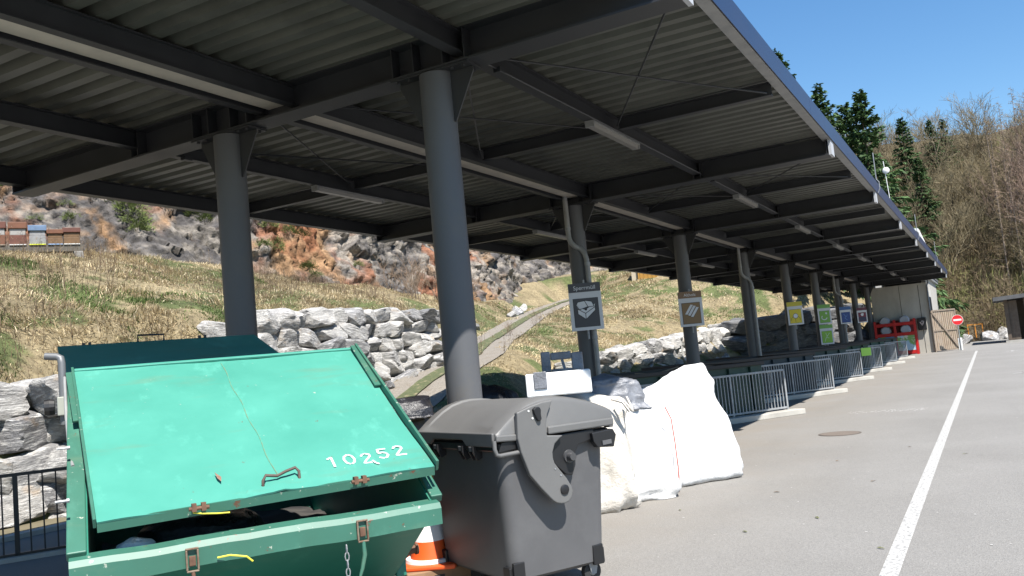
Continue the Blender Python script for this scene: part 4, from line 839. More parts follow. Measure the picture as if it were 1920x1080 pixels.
# =================================================================================== RAILING, MANHOLE, MARKS
rd = Vector((-9.41+9.71, 6.25-5.79, 0)).normalized(); ra = math.atan2(rd.y, rd.x)
rail = thing('railing', 'low black steel railing at the left edge in front of the rock wall', 'railing', (-9.20,6.58,0), ra)
G().bar((-2.4,0,.93),(.0,0,.93), .05,.035).build('top_rail', M_black, rail); G().bar((-2.4,0,.06),(.0,0,.06), .05,.035).build('bottom_rail', M_black, rail)
for x in (0,-.80,-1.60,-2.4): G().box(x-.025,x+.025,-.025,.025,0,.912).build('post', M_black, rail)
bm_ = G().box(-.008,.008,-.008,.008,.078,.912).mesh('baluster', M_black)
for j in range(1, 18):
    if j % 6: link('baluster', bm_, rail, (-j*.1333,0,0))
G().box(-2.6,.25,-.12,.14,-.02,.05).build('plinth', M_conc, rail)
mh = thing('manhole_cover', 'round rusty manhole cover set in the asphalt', 'manhole cover', (-2.35,15.2,0)); G().lathe([(.0,.003),(.31,.003),(.31,.007),(.335,.007),(.335,.001)], 40).build('frame_ring', P('ring_iron',(.10,.085,.072),.85), mh)
g = G(); g.lathe([(.0,.008),(.305,.008),(.305,.004)], 40); g.build('lid', P('manhole_iron',(.125,.10,.082),.85,col2=(.155,.13,.108),scale=20,bump=.4,bscale=30), mh)
# chalky spill and litter on the asphalt
M_chalk = P('chalk_mark', (.50,.49,.47), .9)
def specks(name, label, n, x0, x1, y0, y1, s0, s1, mat, cat):
    g = G()
    for _ in range(n):
        x, y = random.uniform(x0,x1), random.uniform(y0,y1); s_ = random.uniform(s0,s1); a0 = random.random()*6; k = random.randint(5,7); st_ = random.uniform(.4,1)
        g.add([(x+s_*math.cos(a0+6.283*i/k)*random.uniform(.6,1), y+st_*s_*math.sin(a0+6.283*i/k)*random.uniform(.6,1), .0045) for i in range(k)], [tuple(range(k))])
    o = g.build(name, mat, kind='stuff'); tag(o, label, cat)
specks('chalk_spill', 'line of white chalky crumbs spilled across the asphalt by the manhole', 260, -2.75,-1.25, 18.85,19.35, .004,.028, M_chalk, 'spill')
specks('paint_chips', 'pale chips and grit scattered over the asphalt yard', 420, -4.5,2.5, 5.5,34, .004,.016, M_chalk, 'litter')
leafc = [P('leaf_brown',(.11,.07,.03),.8), P('leaf_green',(.10,.11,.03),.8)]
for i, (x, y) in enumerate(((-2.2,9.6),(-1.55,8.2),(-1.9,11.9),(-2.05,7.6),(-1.15,13.1),(-.9,7.05),(-2.6,12.7),(-.45,12.2),(-1.3,10.2),(-2.95,8.6))):
    g = G(); s_ = random.uniform(.02,.045); g.add([(-s_,0,.006),(-.3*s_,-.35*s_,.010),(.5*s_,-.3*s_,.014),(1.2*s_,0,.008),(.5*s_,.32*s_,.009),(-.3*s_,.3*s_,.012)], [tuple(range(6))])
    lf = g.build('fallen_leaf', leafc[i % 2]); lf.location = (x,y,0); lf.rotation_euler = (0,0,random.random()*6); tag(lf, 'small dry leaf lying on the open asphalt', 'leaf', 'leaves blown over the asphalt')
g = G().ribbon([(-.25,0),(0,.18),(.25,0)], .10, (.9,51.0,.0045), (1,0,0), (0,1.6,0), (0,0,.001)).ribbon([(0,.5),(0,-.4)], .10, (.9,51.0,.0045), (1,0,0), (0,1.6,0), (0,0,.001)); tag(g.build('paint_mark', M_line), 'worn white mark on the asphalt near the shed', 'road marking')
g = G().ribbon([(-.25,0),(0,.18),(.25,0)], .09, (.72,29.8,.0045), (1,0,0), (0,1.2,0), (0,0,.001)); tag(g.build('paint_mark', M_line), 'worn white mark at the right edge of the asphalt', 'road marking')

# =================================================================================== ROCK WALLS
def rock_material(name, c1, c2, vein):
    M = bpy.data.materials.new(name); M.use_nodes = True; n = M.node_tree.nodes; l = M.node_tree.links; b = n['Principled BSDF']
    tc = n.new('ShaderNodeTexCoord'); oi = n.new('ShaderNodeObjectInfo')
    mu = n.new('ShaderNodeMath'); mu.operation = 'MULTIPLY'; mu.inputs[1].default_value = 61.; l.new(oi.outputs['Random'], mu.inputs[0])
    ad = n.new('ShaderNodeVectorMath'); l.new(tc.outputs['Object'], ad.inputs[0]); l.new(mu.outputs[0], ad.inputs[1]); v = ad.outputs[0]
    def noise(sc, det, ro, st=(1,1,1)):
        t = n.new('ShaderNodeTexNoise'); t.inputs['Scale'].default_value = sc; t.inputs['Detail'].default_value = det; t.inputs['Roughness'].default_value = ro
        mp = n.new('ShaderNodeMapping'); mp.inputs['Scale'].default_value = st; mp.inputs['Rotation'].default_value = (.3,.5,.2); l.new(v, mp.inputs[0]); l.new(mp.outputs[0], t.inputs['Vector']); return t.outputs[0]
    def ramp(src, a, b_, ca, cb):
        r = n.new('ShaderNodeValToRGB'); r.color_ramp.elements[0].position = a; r.color_ramp.elements[1].position = b_
        r.color_ramp.elements[0].color = (*ca,1); r.color_ramp.elements[1].color = (*cb,1); l.new(src, r.inputs[0]); return r.outputs[0]
    def mix(fac, a, b_, mode='MIX'):
        mx = n.new('ShaderNodeMix'); mx.data_type = 'RGBA'; mx.blend_type = mode; l.new(fac, mx.inputs[0]) if not isinstance(fac, float) else setattr(mx.inputs[0], 'default_value', fac); l.new(a, mx.inputs[6])
        l.new(b_, mx.inputs[7]) if not isinstance(b_, tuple) else setattr(mx.inputs[7], 'default_value', (*b_,1)); return mx.outputs[2]
    tone = n.new('ShaderNodeMapRange'); tone.inputs[1].default_value = 0; tone.inputs[2].default_value = 1; l.new(oi.outputs['Random'], tone.inputs[0])
    c = ramp(tone.outputs[0], .0, 1., c1, c2); c.node.color_ramp.elements.new(.45).color = (*[(a*.35+b_*.65) for a, b_ in zip(c1, c2)],1)
    c = mix(ramp(noise(1.6, 8, .7), .35, .7, (0,)*3, (.8,)*3), c, tuple(x*.55 for x in c1))
    c = mix(ramp(noise(2.0, 10, .72, (1,1,5)), .50, .62, (0,)*3, (.75,)*3), c, vein)
    c = mix(ramp(noise(.9, 5, .6), .60, .72, (0,)*3, (.55,)*3), c, (.36,.24,.13))
    c = mix(ramp(noise(9, 6, .7), .62, .70, (0,)*3, (.5,)*3), c, (.06,.06,.06))
    l.new(c, b.inputs['Base Color']); b.inputs['Roughness'].default_value = .9; b.inputs['Specular IOR Level'].default_value = .25
    n1 = noise(2.0, 10, .72, (1,1,5)); n2 = noise(7, 8, .7); am_ = n.new('ShaderNodeMath'); l.new(n1, am_.inputs[0]); l.new(n2, am_.inputs[1])
    bn = n.new('ShaderNodeBump'); bn.inputs['Strength'].default_value = .9; bn.inputs['Distance'].default_value = .09; l.new(am_.outputs[0], bn.inputs['Height']); l.new(bn.outputs[0], b.inputs['Normal']); return M
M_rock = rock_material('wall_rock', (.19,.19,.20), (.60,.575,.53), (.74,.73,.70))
M_rockshade = rock_material('rock_in_shade', (.10,.103,.11), (.17,.17,.17), (.27,.27,.265))  # darkened copy of the wall rock, canopy shade put into its colour
def rock_mesh(seed, mat, sub=4):
    r_ = np.random.default_rng(seed); bm = bmesh.new(); bmesh.ops.create_icosphere(bm, subdivisions=sub, radius=1.); 
    v = np.array([x.co[:] for x in bm.verts]); d = v/np.linalg.norm(v, axis=1)[:,None]
    npl = 15; nrm = r_.normal(0, 1, (npl,3)); nrm = np.vstack([nrm, np.eye(3), -np.eye(3)])+r_.normal(0,.16,(npl+6,3)); nrm /= np.linalg.norm(nrm, axis=1)[:,None]
    off = np.concatenate([r_.uniform(.92,1.2,npl), r_.uniform(.74,.84,6)])
    dd = d@nrm.T; rr = np.where(dd > .05, off[None]/np.maximum(dd,.05), 9).min(1); rr = np.minimum(rr, 1.22)
    p_ = d*rr[:,None]; p_ = p_*(1+.040*fbm(p_*2.2+seed*7, 4)+.022*fbm(p_*7+seed*3, 3, ridge=True))[:,None]
    for x, c in zip(bm.verts, p_): x.co = c
    me = bpy.data.meshes.new('stone'); bm.to_mesh(me); bm.free(); me.materials.append(mat); shade(me, 32); return me
ROCKS = [rock_mesh(i+1, M_rock) for i in range(9)]; ROCKSD = [rock_mesh(i+31, M_rockshade) for i in range(5)]
def rock_wall(label, path, rowh, wid, depth, meshes, seed, lean=.28, jitter=1.):
    """path: list of (x, y, zbase, ztop); courses of single stones leaning back into the slope"""
    r_ = random.Random(seed); pts = [Vector(p_[:2]) for p_ in path]; L = [0]
    for a, b in zip(pts[:-1], pts[1:]): L.append(L[-1]+(b-a).length)
    t = thing('rock_wall', label, 'rock wall', (path[0][0], path[0][1], 0))
    def at(s_): return [float(np.interp(s_, L, [p_[k] for p_ in path])) for k in range(4)]
    maxh = max(p_[3]-p_[2] for p_ in path); nrow = max(1, round(maxh/rowh))
    for row in range(nrow):
        s_ = -r_.uniform(0,.6)*wid
        while s_ < L[-1]+.2:
            w = wid*r_.uniform(.62,1.35); sc = s_+w/2; x, y, zb, zt = at(min(max(sc,0),L[-1])); hh = (zt-zb)/nrow
            x2, y2, _, _ = at(min(L[-1], sc+.3)); x1, y1, _, _ = at(max(0, sc-.3)); dv = Vector((x2-x1, y2-y1)).normalized(); nrm = Vector((dv.y, -dv.x))     # towards the yard
            zc = zb+hh*(row+.5)+r_.uniform(-.1,.1)*hh
            bk = lean*(zc-zb)+r_.uniform(-.08,.10)*jitter
            loc = (x-nrm.x*(bk+depth*.15)-path[0][0], y-nrm.y*(bk+depth*.15)-path[0][1], zc)
            hs = hh*r_.uniform(.60,.72)
            o = link('stone', r_.choice(meshes), t, loc, (r_.uniform(-.14,.14)*jitter, r_.uniform(-.14,.14)*jitter+(math.pi if r_.random() < .5 else 0), math.atan2(dv.y, dv.x)+r_.uniform(-.2,.2)*jitter), (w*.63, depth*.62, hs))
            s_ += w*.93
    return t
rock_wall('rough stone wall behind the black railing at the left edge', [(-14.9,-4,-1.2,2.1),(-14.9,4,-1.2,2.2),(-14.9,8.5,-1.1,2.25),(-15.1,10.4,-.9,2.15)], .66, 1.15, 1.15, ROCKS, 5)
rock_wall('pale grey and white rock wall left of the sunlit column, below the dry grass', [(-15.3,11.0,-.7,1.9),(-15.4,12.5,-.5,2.0),(-15.5,14.2,-.2,2.3),(-15.65,15.6,.1,3.25),(-15.8,16.5,.3,3.6),(-16.1,20.5,1.0,3.75),(-16.5,25.3,1.65,3.7)], .60, .92, 1.1, ROCKS, 11, jitter=2.0)
rock_wall('low tumbled rock wall behind the brown planks sign', [(-13.4,29.5,.5,1.5),(-13.4,34,.6,1.9),(-13.4,40,.6,2.2),(-13.2,47,.4,2.55),(-12.9,51.5,.3,2.8)], .74, 1.35, 1.1, ROCKS, 17, lean=.35, jitter=1.5)
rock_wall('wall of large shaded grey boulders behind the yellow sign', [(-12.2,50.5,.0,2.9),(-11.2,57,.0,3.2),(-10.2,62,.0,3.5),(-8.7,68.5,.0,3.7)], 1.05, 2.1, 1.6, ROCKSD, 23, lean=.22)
# loose stones
for i, (x, y, s_) in enumerate(((-22.9,38.2,.30),(-15.2,19.2,.24),(-15.5,20.6,.26),(-15.7,22.2,.2),(-26.6,50,.5),(-27.5,51.3,.35),(-26.0,48.0,.4),(-28.0,53.2,.5))):
    o = link('loose_stone', ROCKS[i % 9], None, (x,y,float(height([x],[y])[0])+s_*.3), (random.random(),random.random(),random.random()*6), (s_,s_*.7,s_*.5))
    tag(o, 'loose pale stone lying beside the gravel path on the hillside', 'stone', 'loose stones along the path')

# =================================================================================== BEEHIVES ON THE BANK
HC = Vector((-26.0,16.95,0)); hdv = Vector((-25.32+26.49, 17.89-16.09, 0)).normalized(); hr = math.atan2(hdv.y, hdv.x); hz0 = 6.42
stand = thing('hive_stand', 'long weathered timber stand carrying the beehives on top of the bank', 'stand', (-26.55,16.1,hz0), hr)
G().box(-1.6,2.35,-.30,-.24,.15,.36).build('front_beam', P('old_timber',(.075,.068,.058),.9,col2=(.11,.10,.082),scale=6), stand); G().box(-1.6,2.35,.24,.30,.15,.36).build('rear_beam', MATS['old_timber'], stand)
for x in (-1.3,-.15,.9,2.2): G().box(x-.14,x+.14,-.34,.34,-.55,.148).build('support_block', P('hive_block',(.20,.19,.175),.9), stand, bevel=.03)
hcols = {'rust red':(.11,.035,.02),'orange brown':(.14,.052,.022),'sky blue':(.11,.17,.27),'ochre':(.13,.068,.024),'pale grey':(.22,.22,.22),'dark red':(.12,.03,.022)}
def hive(x, w, body, roof, label, h=.62, sill=None, band=None, z=.365):
    p_ = Matrix.Rotation(hr,3,'Z')@Vector((x,0,0))+Vector((-26.55,16.1,hz0+z)); h *= .84; t = thing('beehive', label, 'beehive', p_, hr, 'beehives on the stand')
    mb = P('hive_'+body.replace(' ','_'), hcols[body], .6, col2=tuple(c*.75 for c in hcols[body]), scale=8); mr_ = P('hive_'+roof.replace(' ','_'), hcols[roof], .6, col2=tuple(c*.75 for c in hcols[roof]), scale=8)
    G().box(-w/2,w/2,-.25,.25,.03,h*.45).build('brood_box', mb, t, bevel=.01); G().box(-w/2+.012,w/2-.012,-.24,.24,h*.45+.002,h*.72).build('upper_box', P('hive_white',(.25,.24,.225),.6) if band else mb, t, bevel=.01)
    G().box(-w/2-.03,w/2+.03,-.29,.29,h*.72+.002,h).build('roof', mr_, t, bevel=.012); G().box(-w/2,w/2,-.34,.0,.0,.028).build('landing_board', P('hive_sill_'+(sill or 'plain'), {'lime':(.55,.60,.03),'blue':(.20,.32,.5),'pale':(.5,.5,.48),'plain':(.25,.2,.15)}[sill or 'plain'], .6), t)
hive(-.62,.46,'dark red','orange brown','rust coloured beehive at the left edge of the photo', .82, 'pale', True)
hive(-.05,.46,'orange brown','rust red','brown beehive with a white band, left of the blue beehive', .90, None, True)
hive(.52,.46,'rust red','orange brown','second brown beehive with a white band, directly left of the blue beehive', .88, 'pale', True)
hive(1.06,.46,'pale grey','sky blue','grey beehive with light blue roof and lime landing board', .76, 'lime')
hive(1.55,.42,'ochre','orange brown','low ochre beehive with a blue landing board', .60, 'blue')
hive(2.02,.46,'ochre','rust red','ochre beehive with rust red roof at the right end of the stand', .66, 'pale')

# =================================================================================== FAR END: BUILDING, RACK, GATE, SIGN, SHED
bl = thing('concrete_building', 'grey concrete building closing the far end of the canopy', 'building', (-3.12,60.75,0), 0)
G().box(-3.3,0,0,.25,0,4.42).build('front_wall', P('front_concrete',(.36,.34,.30),.9,col2=(.46,.44,.39),scale=1.2,bump=.12,bscale=20,stretch=(1,1,.4)), bl); G().box(-.25,0,.251,13,0,4.9).build('side_wall', M_conc, bl); G().box(-3.3,-3.05,.251,13,0,4.9).build('side_wall', M_conc, bl); G().box(-3.049,-.251,12.75,13,0,4.9).build('rear_wall', M_conc, bl)  # front wall concrete slightly paler than the other walls
for x in (-1.6,): G().box(x-.012,x+.012,-.004,-.0005,0,4.4).build('panel_joint', M_dark, bl)
G().box(-.50,-.47,-.006,-.001,.0,4.3).build('corner_seam', M_dark, bl)
G().box(.002,.10,.3,1.9,.0,3.5).build('sliding_door', P('dark_door',(.03,.03,.032),.6), bl); 
for j in range(5): G().box(.002,.05,2.0+.22*j,2.18+.22*j,0,4.2).build('cladding_board', P('pale_board',(.50,.49,.46),.7,col2=(.40,.39,.37),scale=4), bl)
G().tube([(.12,.1,4.75),(.12,.1,4.4),(.05,-.08,4.2),(.05,-.08,.1)], .045, 10).build('downpipe', M_galv, bl, smooth=50)
G().box(.0,.16,-.1,13.1,4.75,4.9).build('gutter', M_galv, bl)
# white-edged pitched roof above
G().prism([(-3.45,4.92),(.20,4.92),(.20,5.05),(-1.6,6.2),(-3.45,5.05)], (0,5.0,0), (1,0,0), (0,0,1), (0,8.2,0)).build('roof', P('roof_felt',(.09,.09,.095),.8), bl)
dm = [(-1.05,8.45),(-.28,8.42),(.05,7.30),(.05,7.10),(-.34,8.22),(-1.05,8.25)]
G().prism(dm, (0,5.05,0), (1,0,0), (0,0,1), (0,1.6,0)).build('white_dormer_trim', M_white, bl); G().box(-1.05,-.42,5.2,6.5,6.2,8.24).build('dormer_body', P('dormer_dark',(.05,.05,.055),.7), bl)
# red rack with posters
rk = thing('red_rack', 'red steel collection rack with round white drums under the canopy end', 'rack', (-5.15,60.05,0), 0); M_red = P('rack_red',(.50,.012,.012),.4,col2=(.40,.01,.01),scale=3)
for x in (-1.15,-.02,1.14): G().box(x-.07,x+.07,-.30,-.16,0,2.24).build('post', M_red, rk, bevel=.01)
for z in (.06,1.22,1.86): G().box(-1.08,1.07,-.29,-.20,z,z+.20).build('cross_bar', M_red, rk, bevel=.01)
G().box(-1.2,1.2,.45,.50,0,2.2).build('back_panel', P('rack_darkred',(.16,.01,.01),.6), rk); 
M_drum = P('drum_white',(.34,.37,.42),.4)
for x in (-.58,.56):
    for z in (1.62,2.22): G().lathe([(.0,-.30),(.24,-.30),(.30,-.22),(.30,.22),(.24,.30)], 24, (x,.12,z-.04), 'y').build('drum', M_drum, rk, smooth=40).scale = (1,1,1)
G().box(-1.07,-.10,-.27,-.255,.28,1.21).build('poster', P('poster_green',(.16,.30,.10),.5,col2=(.10,.20,.38),scale=1.6,lo=.45,hi=.55), rk); G().box(.06,1.06,-.27,-.255,.28,1.21).build('poster', P('poster_blue',(.20,.36,.10),.5,col2=(.40,.55,.68),scale=1.4,lo=.45,hi=.5,col3=(.62,.60,.50),scale3=2.3,lo3=.55,hi3=.57), rk)
pb = thing('hanging_box', 'small black box with a pale emblem on the wall right of the red rack', 'box', (-3.62,60.70,1.45)); G().box(-.24,.24,-.18,.04,0,.78).build('casing', M_black, pb, bevel=.03); G().ribbon([(-.1,.50),(0,.30),(.1,.52)], .06, (0,-.183,.0), (1,0,0), (0,0,1), (0,-.002,0)).ribbon([(-.02,.56),(.08,.56)], .05, (0,-.183,.0), (1,0,0), (0,0,1), (0,-.002,0)).build('emblem', P('emblem_pale',(.50,.42,.40),.5), pb)
# timber gate standing open
gt = thing('timber_gate', 'open weathered timber gate leaf with a diagonal brace', 'gate', (-3.08,60.60,0), R(32)*0+math.atan2(.9,1.35))
GWd, GH = 1.62, 2.62
for j in range(12): G().box(.07+j*.125,.07+j*.125+.098,.0,.028,.05,GH-.06+.02*random.random()).build('plank', M_wood, gt)
M_gframe = P('gate_frame',(.17,.13,.10),.85,col2=(.23,.19,.15),scale=6)
G().box(0,GWd,-.045,-.002,GH-.09,GH).build('top_rail', M_gframe, gt); G().box(0,GWd,-.045,-.002,1.28,1.36).build('middle_rail', M_gframe, gt); G().box(0,GWd,-.045,-.002,.05,.13).build('bottom_rail', M_gframe, gt)
for x in (0,GWd-.06): G().box(x,x+.06,-.050,-.0465 if False else -.046,.0,GH).box(x,x+.06,.030,.06,.0,GH).build('stile', M_gframe, gt)
G().bar((.05,-.062,GH-.12),(GWd-.04,-.062,.14), .03,.10).build('diagonal_brace', M_gframe, gt)
ns_ = thing('no_entry_sign', 'round red no entry sign with a white bar beside the timber gate', 'road sign', (-1.62,60.2,0), R(6))
G().tube([(0,.04,0),(0,.04,2.1)], .03, 12).build('post', M_galv, ns_, smooth=40); G().lathe([(.0,-.006),(.32,-.006),(.32,.006),(0,.006)], 40, (0,0,1.87), 'y').build('rim', M_white, ns_); G().lathe([(.0,-.010),(.30,-.010),(.30,-.0065)], 40, (0,0,1.87), 'y').build('red_disc', P('sign_red',(.62,.015,.02),.4), ns_); G().box(-.225,.225,-.0135,-.0105,1.815,1.925).build('white_bar', M_white, ns_)
G().box(-.12,.10,.06,.16,.0,.75).build('foot_post', M_white, ns_, bevel=.02)
# dark shed at the right edge
sh = thing('open_shed', 'dark open-fronted shed with a flat roof at the right edge', 'shed', (1.25,70.5,0), 0)
M_shed = P('shed_timber',(.085,.062,.045),.85,col2=(.115,.09,.07),scale=4)
G().prism([(-.75,2.95),(9.5,3.35),(9.5,3.62),(-.75,3.22)], (0,-.9,0), (1,0,0), (0,0,1), (0,8.5,0)).build('roof', P('shed_roof',(.07,.07,.072),.7,col2=(.10,.10,.10),scale=2), sh)
for x in (0,1.2,2.4,4.2,6.5): 
    G().box(x-.11,x+.11,0,.22,0,3.0+x*.035).build('post', M_shed, sh)
for x, w in ((.12,1.0),(1.4,.9)): G().box(x,x+w*.55,.10,.13,0,2.9).build('boarding', M_shed, sh)
G().box(-.02,.02,.3,7.0,0,2.95).build('side_wall', M_shed, sh); G().box(0,9,7.0,7.1,0,3.1).build('rear_wall', M_shed, sh); G().box(-.3,9,-.4,-.15,0,.14).build('plinth', M_conc, sh)
of = thing('orange_frame', 'small orange tubular frame standing beyond the gate', 'frame', (-1.05,88,.25), .1); M_of = P('orange_paint',(.62,.24,.03),.5)
G().box(-.62,-.54,-.04,.04,0,1.15).build('leg', M_of, of); G().box(.54,.62,-.04,.04,0,1.15).build('leg', M_of, of); G().box(-.62,.62,-.04,.04,1.151,1.24).build('top_bar', M_of, of); G().box(-.04,.04,-.04,.04,0,1.15).build('middle_bar', M_of, of)
for i, (x, y, s_) in enumerate(((-1.9,78.5,.75),(.0,84,.8),(.9,86,.7),(1.7,84.5,.9),(1.3,88,.9),(2.2,87,.6),(-2.3,80,.4),(.5,90,.5))):
    o = link('dumped_rock', ROCKS[i % 9], None, (x,y,s_*.25), (random.random(),random.random(),random.random()*6), (s_,s_*.8,s_*.55)); tag(o, 'pale dumped rock at the foot of the wooded hill, left of the dark shed', 'rock', 'dumped rocks by the shed')
# roof antenna behind the canopy
an = thing('roof_antenna', 'white dish antenna on a thin mast above the canopy roof', 'antenna', (-2.25,30.0,5.0)); G().tube([(.05,0,-.02),(-.03,0,2.0)], .011, 8).build('mast', M_white, an); G().lathe([(.0,-.025),(.08,-.02),(.105,0),(.08,.03),(0,.045)], 24, (.02,-.03,1.68), 'y').build('dish', M_white, an, smooth=50)
# ochre cargo box on the hill
cg = thing('cargo_box', 'ochre yellow steel box standing on the hilltop behind the canopy', 'cargo box', (-22.6,62.2,6.2), R(14)); M_cg = P('cargo_ochre',(.42,.22,.035),.6,col2=(.33,.17,.03),scale=2)
G().box(0,4.5,0,2.2,0,2.3).build('body', M_cg, cg)
for j in range(15): G().box(.15+.3*j,.27+.3*j,-.035,-.001,.1,2.2).build('corrugation', M_cg, cg)
G().box(1.7,1.78,-.06,-.036,.05,2.25).build('door_bar', M_white, cg); G().box(-.5,-.05,.2,2,-.3,2.4).build('timber_stack', P('pale_timber',(.42,.36,.27),.8), cg)

# =================================================================================== VEGETATION
# ---- dry grass and fresh green on the bank: blades as single triangles
def grass(name, label, X, Y, hmin, hmax, wid, seed, greenish=0.):
    r_ = np.random.default_rng(seed); n = len(X); Z = height(X, Y); p3 = np.stack([X, Y, 0*X], 1)
    tuft = np.clip(.55+.50*fbm(p3*1.1, 3), .22, 1.2); h_ = r_.uniform(hmin, hmax, n)*tuft
    gsel = (fbm(p3*.42+40, 4)+.5*fbm(p3*1.9+7, 2)+r_.normal(0,.22,n)+greenish) > .40
    az = r_.uniform(0, 2*np.pi, n); tilt = np.abs(r_.normal(.95,.38,n)); tilt[gsel] *= .7; h_[gsel] *= .55
    com = 1.2*fbm(p3*.35+80, 2); az = np.where(r_.random(n) < .6, com*2.5-.6+r_.normal(0,.6,n), az)     # combed by snow
    d = np.stack([np.cos(az)*np.sin(tilt), np.sin(az)*np.sin(tilt), np.cos(tilt)], 1); sa = az+np.pi/2+r_.normal(0,.8,n); w = wid*r_.uniform(.5,1.3,n)
    s_ = np.stack([np.cos(sa), np.sin(sa), 0*sa], 1)*w[:,None]/2; b0 = np.stack([X, Y, Z-.02], 1); mid = b0+d*(h_*.55)[:,None]; d2 = d*[1,1,.5]-[0,0,.12]; tip = mid+d2*(h_*.5)[:,None]
    V = np.stack([b0-s_, b0+s_, mid+s_*.8, mid-s_*.8, tip], 1).reshape(-1, 3); i0 = np.arange(n)*5
    F = np.concatenate([np.stack([i0,i0+1,i0+2],1), np.stack([i0,i0+2,i0+3],1), np.stack([i0+3,i0+2,i0+4],1)])
    straw = np.array([[.48,.395,.24],[.40,.32,.185],[.56,.48,.33],[.31,.235,.14],[.23,.175,.11]])[r_.choice(5, n, p=[.3,.25,.2,.15,.1])]; grn = np.array([[.11,.165,.045],[.15,.20,.065],[.085,.125,.038]])[r_.integers(0,3,n)]
    c = np.where(gsel[:,None], grn, straw)*(1+.18*r_.normal(0,1,n))[:,None]*(1+.22*fbm(p3*.7+3,2))[:,None]
    o = link(name, np_mesh(name, V, F, M_grass, np.repeat(np.clip(c,.02,.8), 5, 0)), kind='stuff'); tag(o, label, 'grass'); return o
M_grass = attr_mat('grass_blades', 'col', .8, transl=.25)
def scatter(x0, x1, y0, y1, n, cond):
    X = rng.uniform(x0, x1, n); Y = rng.uniform(y0, y1, n); k = cond(X, Y); return X[k], Y[k]
def off_path(X, Y, w=1.25, mid=True):
    d = np.full(len(X), 9.)
    for a in range(0, len(pc), 2): d = np.minimum(d, np.hypot(X-pc[a,0], Y-pc[a,1]))
    j = .45*fbm(np.stack([X*1.6, Y*1.6, 0*X], 1), 2)+rng.normal(0,.10,len(X)); return (d > w+j-.1) | (mid & (d < .24+.2*j))
wallx = lambda Y: np.interp(Y, [-14,9.6,13,20.5,25.2,26.5,28,48,52,57,62,68,90], [-15.9,-16.2,-16.6,-17.2,-17.6,-16.5,-13.9,-13.9,-13.4,-12.3,-11.3,-10,-10])
X, Y = scatter(-29,-15.5,3,26,170000, lambda X, Y: (X < wallx(Y)) & off_path(X, Y)); grass('dry_grass', 'dry straw and green tufts on the bank below the beehives', X, Y, .14,.46,.022, 1)
X, Y = scatter(-32,-13,25,50,120000, lambda X, Y: (X < wallx(Y)) & off_path(X, Y)); grass('dry_grass', 'dry grass on both sides of the gravel path on the hillside', X, Y, .12,.40,.030, 2)
X, Y = scatter(-29,-9.8,48,84,80000, lambda X, Y: (X < wallx(Y)) & off_path(X, Y)); grass('dry_grass', 'dry grass slope seen under the far half of the canopy', X, Y, .16,.45,.045, 3, -.1)
X, Y = scatter(-17,-11.5,6,29,30000, lambda X, Y: (X > wallx(Y)+1.6) & off_path(X, Y, 1.25)); grass('dry_grass', 'thin dry grass between the rock wall, the path and the canopy', X, Y, .06,.22,.02, 4)
def stalks(name, label, X, Y, seed):
    r_ = np.random.default_rng(seed); n = len(X); Z = height(X, Y); h_ = r_.uniform(.35,.95,n); lean_ = r_.normal(0,.16,(n,2)); b0 = np.stack([X,Y,Z-.02],1); tp_ = b0+np.column_stack([lean_*h_[:,None], h_]); a_ = r_.uniform(0,6.28,n); s_ = np.stack([np.cos(a_),np.sin(a_),0*a_],1)*.008
    k_ = 4; tw_b = b0[:,None,:]+(tp_-b0)[:,None,:]*r_.uniform(.4,.95,(n,k_,1)); tw_t = tw_b+np.concatenate([r_.normal(0,.10,(n,k_,2)), r_.uniform(.02,.16,(n,k_,1))],2); tw_b = tw_b.reshape(-1,3); tw_t = tw_t.reshape(-1,3); ss_ = np.repeat(s_,k_,0)*.8
    V = np.concatenate([np.stack([b0-s_,b0+s_,tp_],1).reshape(-1,3), np.stack([tw_b-ss_,tw_b+ss_,tw_t],1).reshape(-1,3)]); F = np.arange(len(V)).reshape(-1,3); c = np.concatenate([np.repeat(np.array([[.13,.095,.06]])*r_.uniform(.6,1.6,(n,1)),3,0), np.repeat(np.repeat(np.array([[.16,.115,.075]])*r_.uniform(.6,1.6,(n,1)),k_,0),3,0)])
    o = link(name, np_mesh(name, V, F, M_grass, c), kind='stuff'); tag(o, label, 'weeds')
X, Y = scatter(-28,-15.5,4,32,5200, lambda X, Y: (X < wallx(Y)) & off_path(X, Y) & (fbm(np.stack([X*.3,Y*.3,0*X],1),3) > -.05)); stalks('dead_weeds', 'thin brown dead weed stalks standing on the grassy bank', X, Y, 9)
